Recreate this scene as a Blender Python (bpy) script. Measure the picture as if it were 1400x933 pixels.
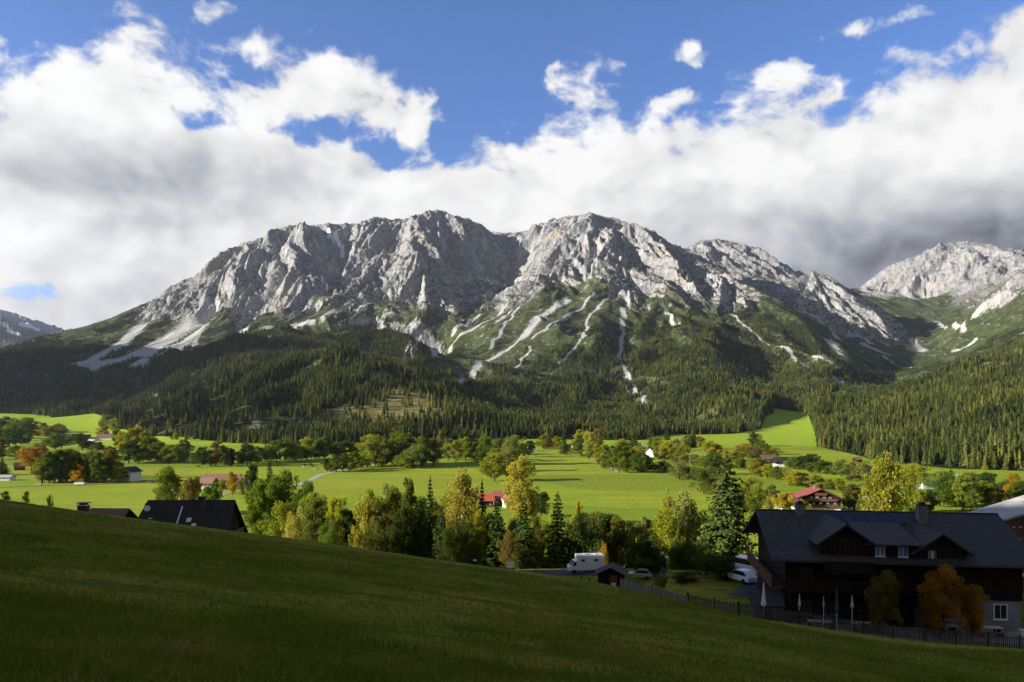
import bpy, bmesh, math, random
import numpy as np
from mathutils import Vector, Matrix, Euler

for _o in list(bpy.data.objects):
    bpy.data.objects.remove(_o)
SC = bpy.context.scene
COL = SC.collection
rnd = random.Random(7)
RNG = np.random.default_rng(11)
R = math.radians

# ------------------------------------------------------------------ camera
FPX, CX, HY = 1011.0, 700.0, 575.0          # focal length in px of a 1400 px wide frame, horizon row
cam_d = bpy.data.cameras.new('camera')
cam = bpy.data.objects.new('camera', cam_d)
COL.objects.link(cam)
cam.location = (0, 0, 0)
cam.rotation_euler = (R(90), 0, 0)
cam_d.sensor_width = 36.0
cam_d.lens = 36.0 * FPX / 1400.0
cam_d.shift_y = (HY - 466.5) / 1400.0
cam_d.clip_start = 0.3
cam_d.clip_end = 30000
SC.camera = cam

# ------------------------------------------------------------------ light
SUN_EL, SUN_BACK = 17.5, 14.0               # elevation, degrees behind pure left
sv = Vector((-math.cos(R(SUN_BACK)) * math.cos(R(SUN_EL)), -math.sin(R(SUN_BACK)) * math.cos(R(SUN_EL)), math.sin(R(SUN_EL))))
sun_d = bpy.data.lights.new('sun', 'SUN')
sun_d.energy = 5.0
sun_d.angle = R(0.5)
sun_d.color = (1.0, 0.925, 0.81)
sun = bpy.data.objects.new('sun', sun_d)
COL.objects.link(sun)
sun.rotation_euler = sv.to_track_quat('Z', 'Y').to_euler()
SC.view_settings.view_transform = 'Standard'
SC.view_settings.look = 'None'
SC.view_settings.gamma = 1.0
SC.view_settings.exposure = 1.15
SC.render.film_transparent = False
cy = SC.cycles
cy.max_bounces = 5
cy.diffuse_bounces = 2
cy.glossy_bounces = 2
cy.transmission_bounces = 3
cy.transparent_max_bounces = 6
cy.volume_bounces = 0
cy.use_adaptive_sampling = True
cy.adaptive_threshold = 0.02
cy.sample_clamp_indirect = 4.0

# ------------------------------------------------------------------ node helper
class NT:
    def __init__(s, tree):
        s.t = tree
        s.n = tree.nodes
        s.l = tree.links
    def node(s, typ, **kw):
        nd = s.n.new(typ)
        for k, v in kw.items():
            setattr(nd, k, v)
        return nd
    def set(s, sock, v):
        if isinstance(v, bpy.types.NodeSocket):
            s.l.new(v, sock)
        elif v is not None:
            if hasattr(sock, 'default_value'):
                dv = sock.default_value
                if hasattr(dv, '__len__') and not hasattr(v, '__len__'):
                    v = [v] * len(dv)
                if hasattr(dv, '__len__') and len(dv) == 4 and len(v) == 3:
                    v = (*v, 1.0)
                sock.default_value = v
    def m(s, op, a, b=None, c=None, clamp=False):
        nd = s.node('ShaderNodeMath', operation=op, use_clamp=clamp)
        s.set(nd.inputs[0], a)
        s.set(nd.inputs[1], b)
        s.set(nd.inputs[2], c)
        return nd.outputs[0]
    def v(s, op, a, b=None, scale=None):
        nd = s.node('ShaderNodeVectorMath', operation=op)
        s.set(nd.inputs[0], a)
        s.set(nd.inputs[1], b)
        if scale is not None:
            s.set(nd.inputs['Scale'], scale)
        return nd.outputs['Value'] if op in ('DOT_PRODUCT', 'LENGTH') else nd.outputs[0]
    def noise(s, vec, scale, detail=4, rough=0.55, dist=0.0, col=False, dim='3D'):
        nd = s.node('ShaderNodeTexNoise', noise_dimensions=dim)
        s.set(nd.inputs['Vector'], vec)
        s.set(nd.inputs['Scale'], scale)
        s.set(nd.inputs['Detail'], detail)
        s.set(nd.inputs['Roughness'], rough)
        s.set(nd.inputs['Distortion'], dist)
        return nd.outputs['Color'] if col else nd.outputs['Fac']
    def ss(s, x, lo, hi, a=0.0, b=1.0):
        nd = s.node('ShaderNodeMapRange', interpolation_type='SMOOTHSTEP')
        s.set(nd.inputs[0], x)
        s.set(nd.inputs[1], lo)
        s.set(nd.inputs[2], hi)
        s.set(nd.inputs[3], a)
        s.set(nd.inputs[4], b)
        return nd.outputs[0]
    def mix(s, f, a, b, blend='MIX'):
        nd = s.node('ShaderNodeMix', data_type='RGBA', blend_type=blend)
        s.set(nd.inputs[0], f)
        s.set(nd.inputs[6], a)
        s.set(nd.inputs[7], b)
        return nd.outputs[2]
    def ramp(s, x, stops, interp='LINEAR'):
        nd = s.node('ShaderNodeValToRGB')
        cr = nd.color_ramp
        cr.interpolation = interp
        while len(cr.elements) < len(stops):
            cr.elements.new(0.5)
        for e, (p, c) in zip(cr.elements, stops):
            e.position = p
            e.color = (*c, 1.0) if len(c) == 3 else c
        s.set(nd.inputs[0], x)
        return nd.outputs[0]
    def curve(s, x, pts):
        nd = s.node('ShaderNodeFloatCurve')
        cv = nd.mapping.curves[0]
        nd.mapping.extend = 'HORIZONTAL'
        while len(cv.points) < len(pts):
            cv.points.new(0.5, 0.5)
        for p, (a, b) in zip(cv.points, pts):
            p.location = (a, b)
            p.handle_type = 'AUTO'
        nd.mapping.update()
        s.set(nd.inputs['Value'], x)
        return nd.outputs[0]
    def attr(s, name, out='Fac', typ='GEOMETRY'):
        return s.node('ShaderNodeAttribute', attribute_name=name, attribute_type=typ).outputs[out]

# ------------------------------------------------------------------ sky with clouds
world = bpy.data.worlds.new('World')
SC.world = world
world.use_nodes = True
W = NT(world.node_tree)
W.n.clear()
wo = W.node('ShaderNodeOutputWorld')
bg = W.node('ShaderNodeBackground')
bg.inputs['Strength'].default_value = 0.05
W.l.new(bg.outputs[0], wo.inputs[0])
sky = W.node('ShaderNodeTexSky', sky_type='NISHITA')
sky.sun_disc = False
sky.sun_elevation = R(SUN_EL)
sky.sun_rotation = math.atan2(sv.x, sv.y)
sky.altitude = 1200
sky.air_density = 1.0
sky.dust_density = 0.4
sky.ozone_density = 2.5
tc = W.node('ShaderNodeTexCoord')
D = W.v('NORMALIZE', tc.outputs['Generated'])
sep = W.node('ShaderNodeSeparateXYZ')
W.l.new(D, sep.inputs[0])
dx, dy, dz = sep.outputs
az = W.m('ARCTAN2', dx, dy)                                  # 0 = north, + = east
el = W.m('ARCTAN2', dz, W.m('SQRT', W.m('ADD', W.m('MULTIPLY', dx, dx), W.m('MULTIPLY', dy, dy))))
def ae(px, py):                                              # bearing and height angle of a point of the sky
    u, v = (px - CX) / FPX, (HY - py) / FPX
    return math.atan(u), math.atan2(v, math.sqrt(1 + u * u))
def cloud_edge(azs):
    pts = [(-900, 130), (-300, 110), (-60, 100), (0, 88), (60, 84), (100, 62), (140, 44), (200, 50), (250, 66), (300, 78), (380, 84), (450, 95),
           (520, 118), (575, 150), (600, 176), (625, 186), (650, 174), (700, 158), (760, 150), (850, 160), (930, 158),
           (1000, 138), (1080, 118), (1150, 100), (1230, 72), (1300, 42), (1360, 16), (1420, -20), (1700, -120), (2300, -260)]
    out = []
    for p in pts:
        a, e = ae(*p)
        out.append(((a + 1.2) / 2.4, e))
    return W.curve(W.m('DIVIDE', W.m('ADD', azs, 1.2), 2.4), [(a, min(max(e, 0), 1)) for a, e in out])
edge = cloud_edge(az)
wob = W.v('SUBTRACT', W.noise(D, 16.0, 4, 0.6, col=True), (0.5, 0.5, 0.5))
wsep = W.node('ShaderNodeSeparateXYZ')
W.l.new(wob, wsep.inputs[0])
azw = W.m('ADD', az, W.m('MULTIPLY', wsep.outputs[0], 0.085))
elw = W.m('ADD', el, W.m('MULTIPLY', wsep.outputs[1], 0.05))
def blob(px, py, rx, ry, amp):
    a, e = ae(px, py)
    qa = W.m('DIVIDE', W.m('SUBTRACT', azw, a), rx / FPX)
    qe = W.m('DIVIDE', W.m('SUBTRACT', elw, e), ry / FPX)
    d = W.m('ADD', W.m('MULTIPLY', qa, qa), W.m('MULTIPLY', qe, qe))
    return W.m('MULTIPLY', W.m('EXPONENT', W.m('MULTIPLY', d, -1.0)), amp)
def addall(xs):
    r = xs[0]
    for x in xs[1:]:
        r = W.m('ADD', r, x)
    return r
holes = addall([blob(415, 178, 88, 24, -2.05), blob(322, 104, 46, 22, -1.2), blob(536, 212, 70, 22, -2.0), blob(600, 186, 36, 12, -1.0), blob(20, 360, 40, 24, -1.6),
                blob(5, 405, 30, 22, -1.35), blob(60, 400, 60, 14, -1.03), blob(270, 162, 40, 14, -1.0)])
puffs = addall([blob(943, 68, 26, 24, 1.35), blob(1170, 42, 48, 14, 1.1), blob(297, 12, 34, 16, 0.95), blob(755, 95, 14, 9, 0.75),
                blob(925, 130, 30, 14, 0.85), blob(1060, 92, 46, 18, 0.6), blob(1260, 12, 40, 12, 0.7), blob(8, 50, 12, 6, 0.8), blob(180, 34, 60, 22, 0.5)])
warp = W.v('SUBTRACT', W.noise(D, 5.0, 3, 0.5, col=True), (0.5, 0.5, 0.5))
P0 = W.v('ADD', W.v('MULTIPLY', D, (1.0, 1.0, 1.35)), W.v('SCALE', warp, scale=0.10))
def billow(vec, det):
    n1 = W.noise(vec, 6.0, det, 0.60)
    n2 = W.noise(vec, 15.0, min(det, 3), 0.5)
    r = W.m('ADD', n1, W.m('MULTIPLY', W.m('ABSOLUTE', W.m('SUBTRACT', n2, 0.5)), -0.35))
    if det > 4:
        r = W.m('ADD', r, W.m('MULTIPLY', W.m('SUBTRACT', W.noise(vec, 24.0, 5, 0.6), 0.5), 0.20))
    return r
b0 = billow(P0, 8)
bs = billow(P0, 3)
b1 = billow(W.v('ADD', P0, (-0.020, -0.004, 0.030)), 3)         # a step towards the sun: how much cloud stands in its way
body = W.m('MULTIPLY', W.m('SUBTRACT', edge, el), 17.0)
body = W.m('MINIMUM', body, 2.3)
dens = addall([body, W.m('MULTIPLY', W.m('SUBTRACT', b0, 0.44), 5.8), holes, W.m('SUBTRACT', W.m('MAXIMUM', puffs, 0.0), 0.0)])
dens = W.m('ADD', dens, W.m('MULTIPLY', W.ss(W.m('ABSOLUTE', az), 0.9, 1.5), -0.2))
cover = W.ss(dens, -0.15, 0.80)
depth = W.ss(W.m('SUBTRACT', edge, el), 0.0, 0.30)           # far under the top edge the base is grey
relief = W.m('MULTIPLY', W.m('SUBTRACT', bs, b1), 1.0)
under = W.m('SUBTRACT', edge, el)
grey = W.m('MULTIPLY', W.ss(under, 0.09, 0.25), W.ss(az, -0.35, 0.0, 0.12, 0.30))
east = W.m('MULTIPLY', W.ss(az, 0.05, 0.50), W.ss(el, 0.31, 0.15))
dark = addall([grey, W.m('MULTIPLY', east, 0.44), blob(330, 235, 190, 42, 0.20), blob(130, 245, 170, 40, 0.20), blob(1390, 30, 60, 50, 0.18)])
big = W.noise(W.v('MULTIPLY', P0, (1.0, 1.0, 2.4)), 3.4, 4, 0.52)
lum = addall([W.m('MULTIPLY', relief, 0.8), 0.93, W.m('MULTIPLY', dark, -1.0), W.m('MULTIPLY', W.m('SUBTRACT', big, 0.5), 0.55),
              blob(60, 375, 170, 50, 0.10), W.m('MULTIPLY', W.m('SUBTRACT', b0, 0.44), 0.34)])
lum = W.m('MULTIPLY', W.m('MINIMUM', W.m('MAXIMUM', lum, 0.15), 1.03), 8.7)
ccol = W.mix(W.ss(lum, 1.5, 8.0), (0.86, 0.91, 1.06), (1.0, 0.995, 0.99))
cl = W.v('MULTIPLY', ccol, None)
cl_nd = W.node('ShaderNodeVectorMath', operation='SCALE')
W.l.new(ccol, cl_nd.inputs[0])
W.l.new(lum, cl_nd.inputs['Scale'])
back = W.ss(dy, 0.35, -0.25)                                 # unseen dark overcast added behind the viewer and overhead to deepen the near shade
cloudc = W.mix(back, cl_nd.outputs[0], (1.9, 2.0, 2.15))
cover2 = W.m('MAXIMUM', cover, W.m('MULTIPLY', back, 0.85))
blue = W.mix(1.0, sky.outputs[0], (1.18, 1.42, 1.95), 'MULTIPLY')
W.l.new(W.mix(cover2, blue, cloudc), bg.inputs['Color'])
world.cycles.sampling_method = 'MANUAL'
world.cycles.sample_map_resolution = 512

# ------------------------------------------------------------------ object helpers
def tag(o, label=None, cat=None, group=None, kind=None):
    if label: o['label'] = label
    if cat: o['category'] = cat
    if group: o['group'] = group
    if kind: o['kind'] = kind
    return o
def link(o, parent=None):
    COL.objects.link(o)
    if parent is not None:
        o.parent = parent
    return o
def np_mesh(name, verts, faces, smooth=True):
    """verts (n,3), faces (m,3|4) arrays"""
    me = bpy.data.meshes.new(name)
    verts = np.asarray(verts, dtype=np.float32)
    faces = np.asarray(faces, dtype=np.int32)
    k = faces.shape[1]
    me.vertices.add(len(verts))
    me.vertices.foreach_set('co', verts.ravel())
    me.loops.add(faces.size)
    me.loops.foreach_set('vertex_index', faces.ravel())
    me.polygons.add(len(faces))
    me.polygons.foreach_set('loop_start', np.arange(0, faces.size, k, dtype=np.int32))
    me.polygons.foreach_set('loop_total', np.full(len(faces), k, dtype=np.int32))
    me.polygons.foreach_set('use_smooth', np.full(len(faces), smooth, dtype=bool))
    me.update(calc_edges=True)
    return me
def set_attr(me, name, vals):
    a = me.attributes.new(name, 'FLOAT', 'POINT')
    a.data.foreach_set('value', np.asarray(vals, dtype=np.float32).ravel())
def grid_faces(nr, nc):
    i = np.arange(nr - 1)[:, None] * nc + np.arange(nc - 1)[None, :]
    i = i.ravel()
    return np.stack([i, i + 1, i + nc + 1, i + nc], axis=1)
def mat(name, color=(0.5, 0.5, 0.5), rough=0.8, spec=0.3, metal=0.0):
    mt = bpy.data.materials.new(name)
    mt.use_nodes = True
    b = mt.node_tree.nodes['Principled BSDF']
    b.inputs['Base Color'].default_value = (*color, 1)
    b.inputs['Roughness'].default_value = rough
    b.inputs['Specular IOR Level'].default_value = spec
    b.inputs['Metallic'].default_value = metal
    return mt, NT(mt.node_tree), b
# ------------------------------------------------------------------ terrain height
def S(t):
    t = np.clip(t, 0.0, 1.0)
    return t * t * (3 - 2 * t)
def hash2(ix, iy, k=0):
    ix = np.asarray(ix).astype(np.int64)
    iy = np.asarray(iy).astype(np.int64)
    h = (ix * 374761393 + iy * 668265263 + k * 974634777) & 0xFFFFFFFF
    h = ((h ^ (h >> 13)) * 1274126177) & 0xFFFFFFFF
    return ((h ^ (h >> 16)) & 0xFFFFFF).astype(np.float32) / float(0xFFFFFF)
def vnoise(x, y, k=0):
    ix, iy = np.floor(x), np.floor(y)
    fx, fy = x - ix, y - iy
    fx = fx * fx * fx * (fx * (fx * 6 - 15) + 10)
    fy = fy * fy * fy * (fy * (fy * 6 - 15) + 10)
    a, b = hash2(ix, iy, k), hash2(ix + 1, iy, k)
    c, d = hash2(ix, iy + 1, k), hash2(ix + 1, iy + 1, k)
    return (a + (b - a) * fx) * (1 - fy) + (c + (d - c) * fx) * fy
def fbm(x, y, octv=4, k=0, gain=0.5):
    r, a, t = 0, 1.0, 0
    for i in range(octv):
        c, s_ = math.cos(0.7 * i + 0.3), math.sin(0.7 * i + 0.3)
        r = r + a * vnoise((c * x - s_ * y) * 2.0 ** i + 17.3 * i, (s_ * x + c * y) * 2.0 ** i - 9.1 * i, k + i)
        t += a
        a *= gain
    return r / t
def ridged(x, y, octv=4, k=0, gain=0.5):
    r, a, t = 0, 1.0, 0
    for i in range(octv):
        c, s_ = math.cos(0.9 * i + 0.5), math.sin(0.9 * i + 0.5)
        n = vnoise((c * x - s_ * y) * 2.0 ** i + 7.7 * i, (s_ * x + c * y) * 2.0 ** i + 3.3 * i, k + i)
        r = r + a * (1 - np.sqrt((2 * n - 1) ** 2 + 0.004))
        t += a
        a *= gain
    return r / t

# control lines: (px, py, distance north) of things read off the landscape
LINES = [
 # foot of the forests
 [(-150,574,1500),(0,577,1500),(100,582,1450),(150,592,1300),(200,603,1100),(300,610,1000),(400,612,950),(500,610,950),(600,606,1000),(700,603,1050),(800,602,1100),(900,600,1150),(1000,598,1200),(1060,588,1400),(1100,592,1250),(1120,612,950),(1200,635,720),(1300,645,620),(1400,650,600),(1550,655,580)],
 # wooded knoll: crest, front, hollow behind
 [(140,592,1380),(200,571,1430),(250,558,1460),(300,543,1500),(350,522,1540),(400,504,1580),(440,493,1600),(480,492,1600),(520,500,1580),(560,510,1560),(600,528,1520),(640,550,1450),(680,567,1400),(740,584,1350)],
 [(200,590,1250),(300,578,1200),(400,562,1200)],
 [(560,510,1560),(588,534,1400),(612,562,1220)], [(468,505,1540),(478,540,1340),(488,576,1150)],
 [(100,574,1900),(200,552,1900),(300,535,1950),(400,503,2000),(500,503,2000),(600,524,1900),(700,556,1750),(800,575,1500)],
 # second wooded ridge and the hollow behind it
 [(-150,572,2300),(0,560,2300),(70,545,2350),(130,525,2400),(180,505,2450),(225,490,2500),(270,484,2550),(310,470,2600),(345,462,2650),(400,468,2650),(440,462,2750),(480,455,2850),(530,462,2800),(570,475,2700)],
 [(-150,550,2900),(0,540,2900),(100,520,2950),(150,508,3000),(200,490,2950),(250,474,3050),(330,458,3050),(400,456,3000)],
 # skyline
 [(-150,505,3900),(0,482,3900),(60,459,3950),(120,450,4000),(180,438,4100),(215,410,4200),(245,400,4250),(265,387,4300),(285,361,4300),(300,350,4350),(335,330,4400),(370,318,4450),(400,307,4500),(420,304,4500),(440,315,4550),(455,323,4600),(470,308,4650),(500,303,4700),(530,300,4750),(555,299,4800),(580,292,4850),(605,284,4850),(625,296,4850),(660,314,4900),(682,327,5000),(708,325,5000),(738,308,4900),(770,298,4800),(795,295,4700),(812,291,4500),(830,301,4450),(845,317,4450),(865,305,4400),(880,310,4400),(905,326,4400),(930,337,4350),(950,345,4300),(965,356,4100)],
 # foot of the cliffs
 [(187,440,4000),(230,440,3950),(285,430,3950),(330,446,3700),(380,452,3500),(420,447,3450),(450,432,3550),(480,425,3650),(520,422,3650),(560,440,3500),(600,452,3400),(630,447,3450)],
 # cirque between the two massifs and its outlet
 [(715,378,4750),(700,390,4500),(685,405,4200),(660,428,3800),(630,465,3300),(610,490,2900),(600,505,2500)],
 [(640,330,4720),(670,368,4600)], [(690,345,4900),(705,350,4900)],
 # buttresses and couloirs of the left massif
 [(335,330,4400),(322,372,4120),(325,400,4000),(330,425,3860)],
 [(370,318,4450),(388,345,4230),(425,372,3950),(432,400,3820),(430,425,3680)],
 [(350,345,4400),(360,385,4150),(375,425,3850)],
 [(760,520,2250),(745,560,1800)], [(910,480,2800),(925,530,2250),(930,570,1700)],
 [(455,316,4600),(462,345,4480),(450,375,4330),(442,398,4150),(438,418,3900)],
 [(500,303,4700),(512,345,4350),(485,385,4050),(460,408,3800)],
 [(555,299,4800),(562,320,4420),(572,345,4180),(582,378,3980),(592,400,3850),(600,428,3650)],
 [(605,287,4850),(612,315,4700),(618,345,4520),(622,385,4250),(626,415,3950)],
 [(535,340,4480),(540,380,4180),(545,410,3850)],
 # spurs of the right massif
 [(812,294,4500),(790,328,4200),(770,358,3920),(742,388,3720),(735,402,3600)],
 [(740,303,4900),(730,335,4700),(735,360,4400)],
 [(735,402,3600),(700,435,3350),(660,470,3000),(625,500,2650),(600,520,2350)],
 [(845,312,4450),(848,345,4050),(855,382,3700),(840,412,3400),(822,448,3000),(812,488,2550),(800,540,2000)],
 [(800,350,4150),(800,385,3850),(785,420,3450),(745,455,3050),(690,500,2600),(650,530,2150)],
 [(880,310,4400),(922,338,4250),(965,357,4100),(1000,375,3950),(1030,397,3800),(1060,413,3650),(1090,431,3500),(1120,458,3300),(1145,494,2950),(1140,530,2450),(1118,562,1900)], [(975,376,4750),(1000,398,4650),(1050,420,4500),(1085,442,4300)],
 [(905,340,4250),(900,378,3900),(880,432,3450),(856,478,3050),(852,530,2500),(872,566,2000)],
 [(900,390,3700),(928,424,3320),(955,466,2900),(972,516,2350),(985,562,1700)],
 [(965,408,3750),(985,450,3420),(1015,494,3050),(1040,536,2600),(1050,568,1950)],
 [(820,560,1850),(760,568,1600),(900,572,1650),(1050,572,1650)],
 # valley on the right
 [(1060,586,1480),(1110,566,2000),(1150,540,2600),(1190,524,3000),(1230,508,3400),(1260,492,3800),(1278,472,4300),(1250,442,5000)],
 # rock tower, mesa, saddle, dome
 [(1085,388,4850),(1095,378,4800),(1110,373,4800),(1130,375,4750),(1150,388,4700),(1170,403,4600),(1192,428,4500)],
 [(1090,440,4150),(1130,455,4050),(1180,472,3950)], [(1120,425,4450),(1160,440,4350)],
 [(945,338,6000),(955,330,6000),(985,328,6000),(1010,335,6000),(1040,337,6000),(1048,349,5950),(1070,362,5900),(1095,378,5800)],
 [(1000,375,5300),(1050,385,5200),(1090,395,5100)],
 [(1140,392,6500),(1165,394,6500),(1210,403,6300),(1260,413,6000)], [(1215,425,5300),(1290,440,5000)],
 [(1185,392,6700),(1205,378,6650),(1220,368,6600),(1260,345,6500),(1285,335,6450),(1310,331,6400),(1345,336,6300),(1400,346,6000),(1520,352,5800)],
 [(1215,400,6000),(1250,410,5750),(1290,418,5500),(1320,408,5400),(1350,395,5300)], [(1250,380,6150),(1300,372,6000),(1340,368,5800)],
 [(1318,432,4250),(1350,407,4100),(1400,376,4000),(1520,330,3900)], [(1280,492,3700),(1300,468,3900),(1350,452,3700),(1400,425,3550),(1520,380,3400)],
 # near wooded slope on the right: crest, hollow, face
 [(1125,603,1100),(1145,585,1280),(1200,560,1500),(1260,531,1800),(1300,517,2000),(1350,493,2200),(1400,471,2400),(1550,415,2600)],
 [(1200,556,1950),(1260,532,2350),(1300,515,2700),(1350,492,3000),(1400,470,3100)],
 [(1180,615,950),(1240,600,1000),(1300,582,1000),(1400,548,1000),(1550,505,1000)],
 # far snowy mountain
 [(-150,425,8600),(-60,428,8600),(0,441,8500),(30,438,8500),(60,444,8500),(90,458,8500),(130,470,8500)], [(-150,520,5600),(0,515,5600),(100,500,5600),(200,485,5600)],
]
def w3(px, py, Y):
    return ((px - CX) / FPX * Y, Y, (HY - py) / FPX * Y)
def densify(line, step):
    out = []
    for a, b in zip(line[:-1], line[1:]):
        a3, b3 = np.array(w3(*a)), np.array(w3(*b))
        n = max(1, int(np.linalg.norm((b3 - a3)[:2]) / step))
        for i in range(n):
            out.append(a3 + (b3 - a3) * i / n)
    out.append(np.array(w3(*line[-1])))
    return out
_pts = []
for i, ln in enumerate(LINES):
    _pts += densify(ln, 170 if ln[0][2] > 2000 else 120)
for (px, py, Y) in LINES[6]:                                  # the far side of the skyline falls away
    _pts.append(np.array(w3(px, py + 55, Y + 520)))
for (px, py, Y) in [l for k in LINES if k[0][:2] in ((945, 338), (1185, 392)) for l in k]:
    _pts.append(np.array(w3(px, py + 40, Y + 700)))
for px in range(-200, 1700, 120):
    _pts.append(np.array(w3(px, 545, 7600 if px > 250 else 9300)))
_pts = np.array(_pts)
_k = np.unique(np.round(_pts[:, :2] / 15), axis=0, return_index=True)[1]
_pts = _pts[np.sort(_k)]
def floor_z(x, y):
    f = -43.0 + 9.0 * S((y - 500) / 700) + 2.2 * (fbm(x / 210.0, y / 210.0, 3, 5) - 0.5)
    f = f + 3.0 * S((-x - 150) / 400) * S((y - 500) / 400)
    return f
_fx, _fy = np.meshgrid(np.linspace(-0.9, 0.9, 13), np.array([640, 760, 880]))
_sel = []
for u, Y in zip(_fx.ravel(), _fy.ravel()):
    if Y < 560 + 400 * (u < 0.42) or u < 0.30:
        _sel.append((u * Y, Y, float(floor_z(np.array(u * Y), np.array(float(Y))))))
_pts = np.vstack([_pts, np.array(_sel)])
_P = _pts[:, :2] / 1000.0
_n = len(_P)
_A = np.sqrt(((_P[:, None] - _P[None]) ** 2).sum(-1)) + np.eye(_n) * -0.004
_M = np.zeros((_n + 3, _n + 3))
_M[:_n, :_n] = _A
_M[:_n, _n] = 1; _M[:_n, _n + 1:] = _P; _M[_n, :_n] = 1; _M[_n + 1:, :_n] = _P.T
_wt = np.linalg.solve(_M, np.concatenate([_pts[:, 2], [0, 0, 0]]))
U0, U1, NU = -1.15, 1.15, 640
LY0, LY1, NY = math.log(400.0), math.log(9800.0), 520
_gu = np.linspace(U0, U1, NU)
_gy = np.exp(np.linspace(LY0, LY1, NY))
_RB = np.empty((NY, NU), dtype=np.float32)
_wf = _wt.astype(np.float32)
_Pf = _P.astype(np.float32)
for j in range(NY):
    X = (_gu * _gy[j] / 1000.0).astype(np.float32)
    Yk = np.float32(_gy[j] / 1000.0)
    r = np.sqrt((X[:, None] - _Pf[None, :, 0]) ** 2 + (Yk - _Pf[None, :, 1]) ** 2)
    _RB[j] = r @ _wf[:_n] + _wf[_n] + _wf[_n + 1] * X + _wf[_n + 2] * Yk
def rbf_z(x, y):
    y = np.maximum(y, 400.0)
    fu = np.clip((x / y - U0) / (U1 - U0) * (NU - 1), 0, NU - 1.001)
    fj = np.clip((np.log(y) - LY0) / (LY1 - LY0) * (NY - 1), 0, NY - 1.001)
    iu, ij = fu.astype(int), fj.astype(int)
    fu, fj = fu - iu, fj - ij
    return ((_RB[ij, iu] * (1 - fu) + _RB[ij, iu + 1] * fu) * (1 - fj) + (_RB[ij + 1, iu] * (1 - fu) + _RB[ij + 1, iu + 1] * fu) * fj)

def hill_z(x, y):
    """the near pasture: it falls away to the north-east; the hill on the left keeps the sun off it"""
    z = -1.6 - 0.14 * x - 0.15 * y - 0.00044 * y * np.abs(y) * (y > 0)
    t = S((-x - 0.86 * np.maximum(y, 0) - 14) / 125.0)
    z = z + HILL_H * t * S((HILL_Y - y) / 130.0) * S((y + 400) / 200.0)
    z = z - 1.15 * S((x - 4) / 14.0) * S((y - 18) / 25.0) * (1 - 0.6 * S((x / np.maximum(y, 1.0) - 0.5) / 0.25))
    z = z + 0.6 * (fbm(x / 26.0, y / 26.0, 3, 31) - 0.5) * S((np.hypot(x, y) - 4) / 30.0)
    return z
HILL_H, HILL_Y = 46.0, 158.0
TERR = [(-52, 121, 10, -21.5), (-73, 126, 7, -20.5)]          # level pads under buildings: (x, y, radius, z)
ROADW = [(-40, 150, -33.0), (-5, 133, -27.6), (14, 125, -25.7), (30, 115, -23.9), (37, 103, -22.2), (33, 90, -20.6), (26, 80, -19.6)]
CH_O, CH_A = (25.7, 78.0), (0.988, -0.156)                    # big chalet: left end of its ridge, direction of the ridge
CH_Z = -19.2
def strip_blend(z, x, y, pts, r0, r1):
    best = np.full_like(z, 1e9)
    zz = np.zeros_like(z)
    for a, b in zip(pts[:-1], pts[1:]):
        ex, ey = b[0] - a[0], b[1] - a[1]
        t = np.clip(((x - a[0]) * ex + (y - a[1]) * ey) / (ex * ex + ey * ey), 0, 1)
        d = np.hypot(x - a[0] - t * ex, y - a[1] - t * ey)
        m_ = d < best
        best = np.where(m_, d, best)
        zz = np.where(m_, a[2] + (b[2] - a[2]) * t, zz)
    w = 1 - S((best - r0) / (r1 - r0))
    return z * (1 - w) + zz * w
def near_z(x, y):
    h = hill_z(x, y)
    f = floor_z(x, y)
    k = 5.0
    d = np.clip((h - f) / k, -30, 30)
    z = f + k * np.log1p(np.exp(d))
    for (px_, py_, r_, z_) in TERR:
        w = 1 - S((np.hypot(x - px_, y - py_) - r_) / (0.6 * r_))
        z = z * (1 - w) + z_ * w
    z = strip_blend(z, x, y, ROADW, 4.0, 11.0)
    s_ = (x - CH_O[0]) * CH_A[0] + (y - CH_O[1]) * CH_A[1]
    t_ = (x - CH_O[0]) * CH_A[1] - (y - CH_O[1]) * CH_A[0]
    dd = np.hypot(np.maximum(np.maximum(-8 - s_, s_ - 48), 0), np.maximum(np.maximum(-16 - t_, t_ - 12.0), 0))
    w = 1 - S(dd / 2.2)
    z = z * (1 - w) + CH_Z * w
    return z
def base_z(x, y):
    w = S((y - 560.0) / 240.0)
    # on the right the wooded slope starts closer
    return near_z(x, y) * (1 - w) + rbf_z(x, y) * w

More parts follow.
